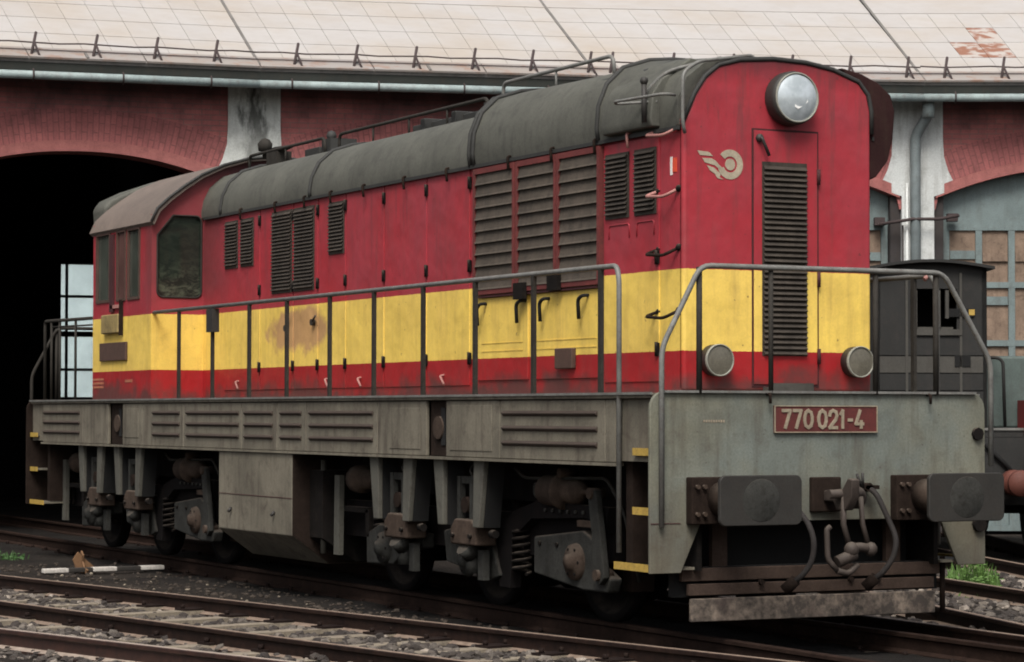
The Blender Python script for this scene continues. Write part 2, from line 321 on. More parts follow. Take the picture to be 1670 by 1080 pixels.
# ---------------------------------------------------------------- helpers: meshes
class MB:
    def __init__(s): s.v = []; s.f = []; s.s = []; s.uv = None; s.mk = []
    def add(s, vs, fs, smooth=False):
        o = len(s.v); s.mk.append((o, len(s.f))); s.v += [tuple(v) for v in vs]
        s.f += [tuple(i + o for i in f) for f in fs]; s.s += [smooth] * len(fs); return s
    def box(s, x0, x1, y0, y1, z0, z1):
        if x0 > x1: x0, x1 = x1, x0
        if y0 > y1: y0, y1 = y1, y0
        if z0 > z1: z0, z1 = z1, z0
        return s.add([(x0, y0, z0), (x1, y0, z0), (x1, y1, z0), (x0, y1, z0), (x0, y0, z1), (x1, y0, z1), (x1, y1, z1), (x0, y1, z1)],
                     [(0, 3, 2, 1), (4, 5, 6, 7), (0, 1, 5, 4), (1, 2, 6, 5), (2, 3, 7, 6), (3, 0, 4, 7)])
    def prism(s, pts, axis, a, b, smooth=False):
        """polygon in the plane normal to axis (0: (y,z), 1: (x,z), 2: (x,y)), extruded a..b"""
        def P(p, t): return {0: (t, p[0], p[1]), 1: (p[0], t, p[1]), 2: (p[0], p[1], t)}[axis]
        ar = sum(pts[i][0] * pts[(i + 1) % len(pts)][1] - pts[(i + 1) % len(pts)][0] * pts[i][1] for i in range(len(pts)))
        pts = list(pts)
        if (ar < 0): pts.reverse()
        if a > b: a, b = b, a
        n = len(pts); vs = [P(p, a) for p in pts] + [P(p, b) for p in pts]
        caps = [tuple(reversed(range(n))), tuple(range(n, 2 * n))]; sides = [(i, (i + 1) % n, (i + 1) % n + n, i + n) for i in range(n)]
        if axis == 1:
            caps = [tuple(reversed(f)) for f in caps]; sides = [tuple(reversed(f)) for f in sides]
        s.add(vs, caps); o = len(s.v) - 2 * n
        s.f += [tuple(i + o for i in f) for f in sides]; s.s += [smooth] * n; return s
    def tube(s, pts, r, seg=8, closed=False, caps=True):
        pts = [Vector(p) for p in pts]; n = len(pts); rs = r if isinstance(r, (list, tuple)) else [r] * n
        rings = []; prev = None
        for i, p in enumerate(pts):
            if closed: d = pts[(i + 1) % n] - pts[i - 1]
            else: d = pts[min(i + 1, n - 1)] - pts[max(i - 1, 0)]
            d.normalize()
            if prev is None:
                a = Vector((0, 0, 1)) if abs(d.z) < .9 else Vector((1, 0, 0)); u = d.cross(a).normalized()
            else:
                u = (prev - d * prev.dot(d)).normalized()
            prev = u; v = d.cross(u)
            rings.append([p + (u * math.cos(2 * math.pi * k / seg) + v * math.sin(2 * math.pi * k / seg)) * rs[i] for k in range(seg)])
        vs = [q for g in rings for q in g]; fs = []
        m_ = n if closed else n - 1
        for i in range(m_):
            j = (i + 1) % n
            for k in range(seg): k2 = (k + 1) % seg; fs.append((i * seg + k, i * seg + k2, j * seg + k2, j * seg + k))
        s.add(vs, fs, True)
        if caps and not closed:
            o = len(s.v) - len(vs)
            s.f += [tuple(reversed([o + k for k in range(seg)])), tuple(o + (n - 1) * seg + k for k in range(seg))]; s.s += [False, False]
        return s
    def cyl(s, p0, p1, r, seg=16, r2=None): return s.tube([p0, p1], [r, r if r2 is None else r2], seg)
    def lathe(s, c, axis, prof, seg=24):
        """prof: list of (t along axis, radius); closed with caps where radius 0"""
        c = Vector(c); ax = Vector([(1, 0, 0), (0, 1, 0), (0, 0, 1)][axis]); u = Vector([(0, 1, 0), (0, 0, 1), (1, 0, 0)][axis]); v = ax.cross(u)
        vs = []; fs = []
        for t_, r_ in prof:
            for k in range(seg): a = 2 * math.pi * k / seg; vs.append(c + ax * t_ + (u * math.cos(a) + v * math.sin(a)) * r_)
        for i in range(len(prof) - 1):
            for k in range(seg): k2 = (k + 1) % seg; fs.append((i * seg + k, i * seg + k2, (i + 1) * seg + k2, (i + 1) * seg + k))
        return s.add(vs, fs, True)
    def ball(s, c, r, seg=10, sc=(1, 1, 1)):
        c = Vector(c); vs = []; fs = []; n = seg // 2
        for i in range(n + 1):
            th = math.pi * i / n
            for k in range(seg): a = 2 * math.pi * k / seg; vs.append((c.x + r * sc[0] * math.sin(th) * math.cos(a), c.y + r * sc[1] * math.sin(th) * math.sin(a), c.z + r * sc[2] * math.cos(th)))
        for i in range(n):
            for k in range(seg): k2 = (k + 1) % seg; fs.append((i * seg + k, (i + 1) * seg + k, (i + 1) * seg + k2, i * seg + k2))
        return s.add(vs, fs, True)
    def mesh(s, name):
        me = bpy.data.meshes.new(name); me.from_pydata(s.v, [], s.f); me.polygons.foreach_set('use_smooth', s.s)
        if s.uv:
            L = me.uv_layers.new(name='UVMap'); li = [0] * len(me.loops); me.loops.foreach_get('vertex_index', li)
            L.data.foreach_set('uv', [c for i in li for c in s.uv[i]])
        me.update(); return me
    def clusters(s):
        mk = s.mk + [(len(s.v), len(s.f))]; bb = []
        for (v0, f0), (v1, f1) in zip(mk, mk[1:]):
            V = s.v[v0:v1]
            if V: bb.append((v0, v1, f0, f1, [min(p[k] for p in V) - .006 for k in range(3)], [max(p[k] for p in V) + .006 for k in range(3)]))
        n_ = len(bb); g_ = list(range(n_))
        for i in range(n_):
            for j in range(i):
                if all(bb[i][4][k] <= bb[j][5][k] and bb[j][4][k] <= bb[i][5][k] for k in range(3)):
                    a, b = g_[i], g_[j]
                    if a != b: g_ = [b if q == a else q for q in g_]
        out = {}
        for i in range(n_): out.setdefault(g_[i], []).append(bb[i])
        return list(out.values())
    def build(s, name, mat, parent=None, bevel=0, seg=2, Mx=None):
        if 1 < len(s.mk) < 60 and not s.uv and name not in NOSPLIT:
            cl = s.clusters()
            if len(cl) > 1:
                first = None
                for c in cl:
                    m_ = MB()
                    for v0, v1, f0, f1, _, _ in c:
                        o = len(m_.v); m_.v += s.v[v0:v1]; m_.f += [tuple(i - v0 + o for i in f) for f in s.f[f0:f1]]; m_.s += s.s[f0:f1]
                    ob = m_.build(name, mat, parent, bevel, seg, Mx); first = first or ob
                return first
        me = s.mesh(name); me.materials.append(M[mat]); return link(name, me, parent, bevel, seg, Mx)
def link(name, me, parent=None, bevel=0, seg=2, Mx=None):
    o = bpy.data.objects.new(name, me); col.objects.link(o); base = Mx or Matrix.Identity(4)
    if parent:
        o.parent = parent; o.matrix_basis = WORLD[parent.name].inverted() @ base
    else: o.matrix_basis = base
    WORLD[o.name] = base.copy()
    if bevel:
        b = o.modifiers.new('bevel', 'BEVEL'); b.width = bevel; b.segments = seg; b.limit_method = 'ANGLE'; b.angle_limit = R(35)
        for p in me.polygons: p.use_smooth = True
        try:
            wn_ = o.modifiers.new('wn', 'WEIGHTED_NORMAL'); wn_.keep_sharp = True
        except Exception: pass
    return o
WORLD = {}
NOSPLIT = {'louvre', 'grille', 'number_lettering', 'stencilled_mark', 'winged_wheel_emblem', 'weed', 'window_frame', 'back_wall', 'cabin'}
def tag(o, label=None, cat=None, group=None, kind=None):
    if label: o['label'] = label
    if cat: o['category'] = cat
    if group: o['group'] = group
    if kind: o['kind'] = kind
    return o
def empty(name, loc, label, cat, group=None, rz=0):
    o = bpy.data.objects.new(name, None); col.objects.link(o); o.empty_display_size = .3
    mm = Matrix.Translation(loc) @ Matrix.Rotation(rz, 4, 'Z'); o.matrix_basis = mm; WORLD[o.name] = mm
    return tag(o, label, cat, group)
def arc(cx, cy, r, a0, a1, n):
    return [(cx + r * math.cos(R(a0 + (a1 - a0) * i / n)), cy + r * math.sin(R(a0 + (a1 - a0) * i / n))) for i in range(n + 1)]
def rounded(x0, x1, y0, y1, r, n=4):
    return arc(x1 - r, y0 + r, r, -90, 0, n) + arc(x1 - r, y1 - r, r, 0, 90, n) + arc(x0 + r, y1 - r, r, 90, 180, n) + arc(x0 + r, y0 + r, r, 180, 270, n)
def bend(pts, r=.08, n=4):
    """round the corners of a polyline"""
    P = [Vector(p) for p in pts]; out = [P[0]]
    for i in range(1, len(P) - 1):
        a = (P[i - 1] - P[i]); b = (P[i + 1] - P[i]); rr = min(r, a.length * .45, b.length * .45)
        p0 = P[i] + a.normalized() * rr; p2 = P[i] + b.normalized() * rr
        for k in range(n + 1): t_ = k / n; out.append(p0 * (1 - t_) ** 2 + P[i] * 2 * t_ * (1 - t_) + p2 * t_ ** 2)
    out.append(P[-1]); return out

RZ = -.22      # top of the rails
# ================================================================ GROUND
def gh(x, y):
    n = noise.noise((x * .5, y * .5, 0)) * .03 + noise.noise((x * 2.1, y * 2.1, 3)) * .022 + noise.noise((x * 6, y * 6, 5)) * .008
    return -.375 + n
xs = [-400, -120, -60, -40, -30] + [-24 + i * .12 for i in range(250)] + [8, 12, 25, 60, 200, 500]
ys = [-400, -100, -40, -20] + [-9 + i * .12 for i in range(167)] + [13, 20, 30, 60, 150, 500]
g = MB()
for x in xs:
    for y in ys: g.v.append((x, y, gh(x, y) if (-24 <= x <= 6.5 and -9 <= y <= 11.2) else -.40))
ny_ = len(ys)
for i in range(len(xs) - 1):
    for j in range(ny_ - 1): g.f.append((i * ny_ + j, (i + 1) * ny_ + j, (i + 1) * ny_ + j + 1, i * ny_ + j + 1)); g.s.append(True)
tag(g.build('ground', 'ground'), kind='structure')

# ---------------------------------------------------------------- tracks
def rail_mesh(p, q, mat, parent, name='rail'):
    """flat-bottomed rail from p to q (x,y)"""
    p = Vector((*p, 0)); q = Vector((*q, 0)); d = (q - p); L = d.length; d.normalize(); n = Vector((-d.y, d.x, 0))
    prof = [(-.065, -.16), (.065, -.16), (.065, -.145), (.012, -.125), (.012, -.045), (.036, -.03), (.036, -.006), (.028, 0), (-.028, 0), (-.036, -.006), (-.036, -.03), (-.012, -.045), (-.012, -.125), (-.065, -.145)]
    b = MB(); k = len(prof); nseg = max(1, int(L / 2.5))
    for i in range(nseg + 1):
        c = p + d * (L * i / nseg); w_ = noise.noise((c.x * .6, c.y * .6, 1)) * .006
        b.v += [tuple(c + n * (u + w_) + Vector((0, 0, RZ + z_))) for u, z_ in prof]
    for i in range(nseg):
        for j in range(k): b.f.append((i * k + j, (i + 1) * k + j, (i + 1) * k + (j + 1) % k, i * k + (j + 1) % k)); b.s.append(False)
    b.f.append(tuple(range(k))); b.f.append(tuple(nseg * k + j for j in reversed(range(k)))); b.s += [False] * 2
    return b.build(name, mat, parent)
def sleepers(parent, p, q, s0, s1, halfw, pitch=.62, mat='sleeper', up=0.0, chairs=(.75, -.75)):
    p = Vector((*p, 0)); q = Vector((*q, 0)); d = (q - p); L = d.length; d.normalize(); ang = math.atan2(d.y, d.x)
    sb = MB().box(-.10, .10, -halfw, halfw, -.09, 0); me = sb.mesh('sleeper'); me.materials.append(M[mat])
    cb = MB().box(-.09, .09, -.13, .13, 0, .02).cyl((0, -.1, .02), (0, -.1, .055), .022, 6).cyl((0, .1, .02), (0, .1, .055), .022, 6)
    cm = cb.mesh('rail_chair'); cm.materials.append(M['chair_iron'])
    k = 0; s = s0
    while s < s1:
        c = p + d * s; Mx = Matrix.Translation((c.x, c.y, RZ - .175 + up + random.uniform(-.008, .008))) @ Matrix.Rotation(ang + random.uniform(-.02, .02), 4, 'Z') @ Matrix.Rotation(random.uniform(-.01, .01), 4, 'Y')
        link('sleeper', me, parent, Mx=Mx); 
        for c_ in chairs: link('rail_chair', cm, parent, Mx=Mx @ Matrix.Translation((0, c_, 0)))
        s += pitch * random.uniform(.95, 1.05); k += 1
# loco's own track
T = empty('railway_track', (-6, 0, RZ - .16), 'rusty track under the red and yellow locomotive', 'track')
rail_mesh((-34, -.75), (7, -.75), 'dull_rail', T); rail_mesh((-34, .80), (7, .80), 'dull_rail', T)
sleepers(T, (-20, 0), (7, 0), .3, 26.5, 1.25, mat='chair_iron')
# diverging track in front
T = empty('railway_track', (-4, -3.1, RZ - .16), 'track with pale sleepers slanting across the bottom of the photo in front of the locomotive', 'track')
pA, qA = (-22.0, -5.95), (5.0, -.55); pB, qB = (-22.0, -7.5), (6.5, -2.1)
rail_mesh(pA, qA, 'rail_steel', T); rail_mesh(pB, qB, 'shiny_rail' if 0 else 'rail_steel', T)
mid0 = (-22, -6.72); mid1 = (6, -1.3)
sleepers(T, mid0, mid1, 6.0, 27, 1.2, chairs=(.78, -.78), up=.05, pitch=.74)
T = empty('railway_track', (-1, -4.7, RZ - .16), 'worn bright rail of the nearest track at the lower left corner', 'track')
rail_mesh((-20, -10.2), (6, -2.55), 'shiny_rail', T); rail_mesh((-20, -11.75), (6, -4.1), 'rail_steel', T)
sleepers(T, (-20, -10.97), (6, -3.32), 9, 26, .65, chairs=(.6,))
# right-hand tracks
T = empty('railway_track', (-1, 2.2, RZ - .16), 'converging rails beside the right buffer of the locomotive', 'track')
rail_mesh((-9, 1.72), (5, 1.30), 'rail_steel', T); rail_mesh((-14, 6.1), (5, .55), 'rail_steel', T)
sleepers(T, (-9, 2.6), (4, 1.0), 6.2, 11.5, .9, chairs=())
T = empty('railway_track', (-5, 5, RZ - .16), 'weedy track behind the bright green tuft on the right', 'track')
rail_mesh((-16, 7.45), (3, 3.1), 'rail_steel', T); rail_mesh((-14, 9.9), (3, 3.6), 'rail_steel', T)
sleepers(T, (-15, 8.8), (2, 3.6), 5, 15, .9, chairs=())

# ballast stones
def stones(name, region, count, smin, smax, mat, label, cat, seed=1):
    rg = random.Random(seed); b = MB()
    ico = []
    ph = (1 + 5 ** .5) / 2
    base = [Vector(v).normalized() for v in [(-1, ph, 0), (1, ph, 0), (-1, -ph, 0), (1, -ph, 0), (0, -1, ph), (0, 1, ph), (0, -1, -ph), (0, 1, -ph), (ph, 0, -1), (ph, 0, 1), (-ph, 0, -1), (-ph, 0, 1)]]
    fc = [(0, 11, 5), (0, 5, 1), (0, 1, 7), (0, 7, 10), (0, 10, 11), (1, 5, 9), (5, 11, 4), (11, 10, 2), (10, 7, 6), (7, 1, 8), (3, 9, 4), (3, 4, 2), (3, 2, 6), (3, 6, 8), (3, 8, 9), (4, 9, 5), (2, 4, 11), (6, 2, 10), (8, 6, 7), (9, 8, 1)]
    shapes = []
    for k in range(24):
        sc = (rg.uniform(.7, 1.3), rg.uniform(.6, 1.1), rg.uniform(.45, .8))
        shapes.append([Vector((v.x * sc[0], v.y * sc[1], v.z * sc[2])) * rg.uniform(.8, 1.15) for v in base])
    k = 0
    while k < count:
        x, y = region(rg)
        if noise.noise((x * .9, y * .9, seed)) < rg.uniform(-.75, .35) - .1: 
            k += 1; continue
        s = smin + (smax - smin) * rg.random() ** 2; a = rg.uniform(0, 6.28); ca, sa = math.cos(a) * s, math.sin(a) * s; z = gh(x, y) + s * .22
        o = len(b.v)
        b.v += [(x + v.x * ca - v.y * sa, y + v.x * sa + v.y * ca, z + v.z * s) for v in rg.choice(shapes)]
        b.f += [(i + o, j + o, l + o) for i, j, l in fc]; k += 1
    b.s = [False] * len(b.f)
    return tag(b.build(name, mat), label, cat, kind='stuff')
def band(x0, x1, f0, f1):
    def r_(rg):
        x = rg.uniform(x0, x1); return x, rg.uniform(f0(x), f1(x))
    return r_
lineA = lambda x: -5.95 + (x + 22) * .2
stones('ballast', band(-16, 4, lambda x: lineA(x) - 3.4, lambda x: lineA(x) - .1), 13000, .020, .062, 'ballast_stone', 'grey and brown crushed stone between the front rails', 'ballast', 3)
stones('ballast', band(-14, 4, lambda x: lineA(x), lambda x: -1.0), 2600, .012, .038, 'dark_gravel', 'fine dark gravel strewn beside the locomotive', 'gravel', 5)
stones('ballast', band(-9, 4, lambda x: .9, lambda x: 8 - (x + 9) * .45), 9000, .025, .075, 'ballast_stone', 'pale crushed stone to the right of the snow plough', 'ballast', 8)

# ================================================================ ENGINE SHED (roundhouse)
fh = Vector((FW.x, FW.y, 0)).normalized(); rh = Vector((fh.y * -1, fh.x, 0)) * -1
C0 = Vector((CAM.x, CAM.y, 0)); L = 5.1; HA = R(3.2)
ANG = {-2: 24.0, -1: 17.5, 0: 11.0, 1: 6.0, 2: -1.0, 3: -7.5}
u, D = (412 - 835) * 38.2 / 4211, 38.2
pts = {0: (u, D)}
for k in (0, 1, 2, 3): a = R(ANG[k]); u, D = u + L * math.cos(a), D + L * math.sin(a); pts[k + 1] = (u, D)
u, D = pts[0]
for k in (-1, -2): a = R(ANG[k]); u, D = u - L * math.cos(a), D - L * math.sin(a); pts[k] = (u, D)
def bayM(k):
    a = R(ANG[k]); u, D = pts[k]; o = C0 + fh * D + rh * u; dx = rh * math.cos(a) + fh * math.sin(a); n = fh * math.cos(a) - rh * math.sin(a)
    mm = Matrix.Identity(4)
    for i in range(3): mm[i][0] = dx[i]; mm[i][1] = n[i]; mm[i][2] = (0, 0, 1)[i]; mm[i][3] = o[i]
    return mm
o1 = bayM(1).translation
SH = empty('engine_shed', (o1.x, o1.y, -.4), 'brick roundhouse with arched gateways and pale sheet roof behind the locomotive', 'engine shed')
ZW = 6.62; PITCH = R(21); EAVE_Y = -.62; EAVE_Z = 6.50
def archz(s): t_ = abs(s - L / 2) / 2.25; return 5.25 - .47 * min(t_, 1.0) ** 2.1
S0, S1 = L / 2 - 2.27, L / 2 + 2.27
def nz_on_slope(y): return EAVE_Z + (y - EAVE_Y) * math.tan(PITCH)
# shared meshes
n = 28; ss = [S0 + (S1 - S0) * i / n for i in range(n + 1)]
def strip(zlo, zhi, y0, y1, uvf=None, S=ss):
    b = MB(); uv = []
    for s in S:
        a, c = zlo(s), zhi(s)
        for y, z in ((y0, a[1]), (y0, c[1]), (y1, c[1]), (y1, a[1])):
            xx = a[0] if z == a[1] else c[0]; b.v.append((xx, y, z)); uv.append(uvf(s, z, a, c) if uvf else (xx, z))
    for i in range(len(S) - 1):
        o = i * 4
        for j in range(4): b.f.append((o + j, o + 4 + j, o + 4 + (j + 1) % 4, o + (j + 1) % 4)); b.s.append(False)
    b.f += [(3, 2, 1, 0), tuple(len(b.v) - 4 + j for j in range(4))]; b.s += [False] * 2
    b.uv = uv; return b
def nrm(s):
    e = .02; d = (archz(min(s + e, S1)) - archz(max(s - e, S0))) / (2 * e); v = Vector((-d, 1)).normalized(); return v
def off(s, k): v = nrm(s); return (s + v.x * k, archz(s) + v.y * k)
ring = strip(lambda s: off(s, 0), lambda s: off(s, .16), -.035, .5)
cum = [0]
for i in range(n): cum.append(cum[-1] + math.hypot(ss[i + 1] - ss[i], archz(ss[i + 1]) - archz(ss[i])))
cd = dict(zip(ss, cum))
vous = strip(lambda s: off(s, .163), lambda s: off(s, .62), -.012, .49, lambda s, z, a, c: ((0.02 if z == a[1] else .46), cd[s]))
wall = MB(); S2 = [0, .1] + ss + [L - .1, L]
def wlo(s):
    if S0 + .05 < s < S1 - .05: return (s, archz(s) + .55)
    return (s, 4.6)
wall = strip(wlo, lambda s: (s, ZW), 0, .48, S=S2)
RING, VOUS, WALL = ring.mesh('arch_ring'), vous.mesh('arch_brickwork'), wall.mesh('brick_wall')
RING.materials.append(M['ring_brick']); VOUS.materials.append(M['arch_brick']); WALL.materials.append(M['brick'])
def pier(mat):
    b = MB(); half = [(.25, -.5), (.25, 4.80), (.42, 4.86), (.56, 5.02), (.47, 5.2), (.405, 5.42), (.39, 5.7), (.39, ZW - .25)]
    pl = [(x, z) for x, z in half] + [(-x, z) for x, z in reversed(half)]
    b.prism(pl, 1, -.06, .5); me = b.mesh('pier'); me.materials.append(M[mat]); return me
PIER, PIERS = pier('plaster'), pier('plaster_stained')
for k in range(-2, 4):
    Mx = bayM(k)
    link('brick_wall', WALL, SH, Mx=Mx); link('arch_ring', RING, SH, Mx=Mx); link('arch_brickwork', VOUS, SH, Mx=Mx)
    a = R((ANG[k] + ANG.get(k - 1, ANG[k])) / 2); Mp = Mx.copy()
    dx = rh * math.cos(a) + fh * math.sin(a); nn = fh * math.cos(a) - rh * math.sin(a)
    for i in range(3): Mp[i][0] = dx[i]; Mp[i][1] = nn[i]
    link('pier', PIERS if k == 0 else PIER, SH, Mx=Mp)
# courses, jambs
JM = MB().box(.25, .41, .05, .5, -.5, 4.80).mesh('jamb'); JM.materials.append(M['jamb_dark'])
# roof
def roofpt(x, s, lift=0):     # s metres up the slope from eave; bay widens backwards
    y = EAVE_Y + s * math.cos(PITCH); z = EAVE_Z + s * math.sin(PITCH) + lift * math.cos(PITCH); y -= lift * math.sin(PITCH)
    wd = math.tan(HA) * y; t_ = x / L; return (-wd + t_ * (L + 2 * wd), y, z)
def slab(x0, x1, s0, s1, t0=.0, t1=.012, lift=0):
    b = MB(); vs = []
    for lf in (t0, t1):
        vs += [roofpt(x0, s0, lf + lift), roofpt(x1, s0, lf + lift), roofpt(x1, s1, lf), roofpt(x0, s1, lf)]
    b.add(vs, [(0, 3, 2, 1), (4, 5, 6, 7), (0, 1, 5, 4), (1, 2, 6, 5), (2, 3, 7, 6), (3, 0, 4, 7)]); return b
NC = 12; sheets = []; rows = [(.56, 1.55), (1.55, 2.62), (2.62, 3.7), (3.7, 4.8), (4.8, 6.2)]
for r_ in range(4):
    for c in range(NC):
        wd = L / NC; b = slab(c * wd + .003, (c + 1) * wd - .003, rows[r_][0], rows[r_][1] - .004, lift=.006)
        me = b.mesh('roof_sheet'); me.materials.append(M['roof_sheet']); sheets.append(me)
eaves = []
for c in range(3):
    wd = L / 3; b = slab(c * wd + .01, (c + 1) * wd - .01, -.03, .54, t1=.03); me = b.mesh('eave_sheet'); me.materials.append(M['eave_sheet']); eaves.append(me)
def bayparts(k, full):
    Mx = bayM(k)
    link('jamb', JM, SH, Mx=Mx); link('jamb', JM, SH, Mx=Mx @ Matrix.Translation((L - .66, 0, 0)))
    slab(0, L, 0, 12, -.12, -.002).build('roof_deck', 'under_sheet', SH, Mx=Mx)
    slab(0, L, 6.2 if False else 4.8, 12, 0, .022).build('upper_roof', 'roof_sheet', SH, Mx=Mx)
    if full:
        for i_, me in enumerate(sheets):
            if k == 2 and i_ in (2 * NC + 3, NC + 2, NC + 3): me = me.copy(); me.materials.clear(); me.materials.append(M['rusted_sheet'])
            link('roof_sheet', me, SH, Mx=Mx)
    else:
        slab(0, L, .56, 4.79, 0, .022).build('upper_roof', 'roof_sheet', SH, Mx=Mx)
    for me in eaves: link('eave_sheet', me, SH, Mx=Mx)
    MB().box(0.002, L - .002, EAVE_Y + .02, EAVE_Y + .06, EAVE_Z - .17, EAVE_Z - .03).build('fascia', 'fascia', SH, Mx=Mx)
    MB().box(0, L, EAVE_Y + .07, .0, EAVE_Z - .08, EAVE_Z - .05).build('soffit', 'fascia', SH, Mx=Mx)
    gy = EAVE_Y + .03; MB().tube([(-.03, gy, EAVE_Z - .24), (L + .03, gy, EAVE_Z - .24)], .062, 10).build('gutter', 'gutter_zinc', SH, Mx=Mx)
    gb = []
    for q in range(4):
        x = .5 + q * 1.28; MB().tube([(x, gy + .05, EAVE_Z - .13), (x, gy - .06, EAVE_Z - .18), (x, gy - .068, EAVE_Z - .27), (x, gy, EAVE_Z - .325)], .013, 6).build('gutter_bracket', 'bracket_iron', SH, Mx=Mx)
    # snow guard: pipe on leaning brackets
    a, b_ = roofpt(0, .42, .16), roofpt(L, .42, .16)
    pa = []
    for q in range(15): t_ = q / 14; p_ = Vector(roofpt(L * t_, .42, .13 + .01 * math.sin(q * 2.1 + k))); pa.append(p_)
    MB().tube(pa, .012, 6).build('snow_guard_wire', 'bracket_iron', SH, Mx=Mx)
    MB().tube([Vector(roofpt(L * q / 10, .3, .05)) for q in range(11)], .009, 5).build('snow_guard_wire', 'bracket_iron', SH, Mx=Mx)
    nb = 0; x = {-1: .0, 0: .55, 1: .25, 2: .35}.get(k, .3)
    x += .02
    while x < L - .05:
        f = MB(); p0 = Vector(roofpt(x - .05, .12, .02)); p1 = Vector(roofpt(x + .05, .50, .26)); p2 = Vector(roofpt(x + .06, .05, .02))
        f.tube([p0, p1], .022, 6); f.tube([p1 * .6 + p0 * .4, p2], .018, 6); f.build('snow_guard_bracket', 'bracket_iron', SH, Mx=Mx); x += .93 + .05 * math.sin(x * 7 + k)
    # valley joint to the next bay
    b = slab(-.02, .02, .1, 12, .010, .03); b.build('joint_strip', 'flashing', SH, Mx=Mx)
    b = slab(L * .5 - .02, L * .5 + .02, -.02, .3, .03, .045); b.build('joint_strip', 'flashing', SH, Mx=Mx)
    # interior
    bk = 20; wd = math.tan(HA) * bk
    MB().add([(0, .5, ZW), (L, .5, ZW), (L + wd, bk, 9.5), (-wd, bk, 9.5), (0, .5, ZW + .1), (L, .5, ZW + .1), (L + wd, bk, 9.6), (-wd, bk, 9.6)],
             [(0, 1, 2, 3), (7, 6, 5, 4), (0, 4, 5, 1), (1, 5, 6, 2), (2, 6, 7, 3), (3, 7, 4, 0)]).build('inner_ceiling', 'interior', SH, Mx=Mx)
for k in range(-2, 4): bayparts(k, k in (-1, 0, 1, 2))
# back wall with a many-paned window per bay, end walls
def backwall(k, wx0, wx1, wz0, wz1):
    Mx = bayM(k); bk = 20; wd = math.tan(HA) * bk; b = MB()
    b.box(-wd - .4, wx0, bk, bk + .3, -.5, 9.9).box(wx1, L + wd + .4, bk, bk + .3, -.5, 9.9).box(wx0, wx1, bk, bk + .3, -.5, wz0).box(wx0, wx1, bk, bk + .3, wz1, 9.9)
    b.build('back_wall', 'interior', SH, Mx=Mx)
    fr = MB(); xs_ = [wx0, wx0 + .16]
    while xs_[-1] < wx1 - .1: xs_.append(min(xs_[-1] + .95, wx1))
    zs_ = [wz0, 2.41, 3.2, 4.04, wz1]
    for x in xs_: fr.box(x - .03, x + .03, bk + .1, bk + .16, wz0, wz1)
    for i, z in enumerate(zs_): h = .06 if i == 2 else .03; fr.box(wx0 - .03, wx1 + .03, bk + .104, bk + .156, z - h, z + h)
    f = fr.build('window_frame', 'jamb_dark', SH, Mx=Mx)
    for i in range(len(xs_) - 1):
        for j in range(len(zs_) - 1):
            MB().box(xs_[i] + .035, xs_[i + 1] - .035, bk + .125, bk + .135, zs_[j] + .03, zs_[j + 1] - .03).build('pane', 'frosted_pane', f, Mx=Mx)
BW = {-1: (4.92, 6.15)}
for k in range(-2, 4):
    x0, x1 = BW.get(k, (1.2, 4.2))
    if k == -2: x0, x1 = -.5, .8
    backwall(k, x0, x1, 1.77, 4.78)
for k, xx in ((-2, 0), (3, L)):
    wd = math.tan(HA) * 20 * (1 if xx else -1)
    b = MB(); x2 = xx + wd; e = .3 if xx else -.3
    b.prism([(xx, .5), (x2, 20), (x2 + e, 20), (xx + e, .5)], 2, -.5, 9.5); b.build('end_wall', 'brick', SH, Mx=bayM(k))
Mb = bayM(-1)
bw_ = empty('pale_backdrop', tuple(Mb @ Vector((6, 38, -.4))), 'added pale wall that brightens the back window of the shed', 'backdrop')  # wall added behind the shed to make its window look brighter
MB().box(-6, 18, 38, 44, -.5, 9).build('added_wall', 'backdrop_paint', bw_, Mx=Mb)
# closed gates in the right-hand bays
def gate(k):
    Mx = bayM(k); nboard = 0
    # tympanum
    S = [.41 + (L - .82) * i / 20 for i in range(21)]
    strip(lambda s: (s, 4.36), lambda s: (s, archz(s) - .005), .20, .25, S=S).build('tympanum', 'gate_paint', SH, Mx=Mx)
    for half in (0, 1):
        x0 = .42 + half * 2.14; x1 = x0 + 2.12
        f = MB(); nc = 4; st = .10; cw = (x1 - x0 - st * (nc + 1)) / nc; rowz = [-.30, .9, 1.75, 2.55, 3.45, 4.34]; rl = .09
        for c in range(nc + 1): xx = x0 + c * (cw + st); f.box(xx, xx + st, .19, .26, rowz[0], rowz[-1])
        for z in rowz: f.box(x0 + .001, x1 - .001, .186, .264, z - rl / 2, z + rl / 2)
        G = f.build('gate_leaf', 'gate_paint', SH, Mx=Mx)
        for c in range(nc):
            for r_ in range(5):
                xx = x0 + st + c * (cw + st); rr = random.uniform(0, .02)
                MB().box(xx + .002, xx + cw - .002, .215 + rr, .235 + rr, rowz[r_] + rl / 2 + .002, rowz[r_ + 1] - rl / 2 - .002).build('panel', 'gate_board' if r_ else 'gate_paint', G, Mx=Mx)
                if r_ in (2, 3, 4) and random.random() < .5:
                    z = rowz[r_] + random.uniform(.3, .6); MB().box(xx + .01, xx + cw - .01, .19, .214, z, z + .13).build('slat', 'gate_paint' if random.random() < .5 else 'gate_board', G, Mx=Mx)
for k in (0, 1, 2, 3): gate(k)
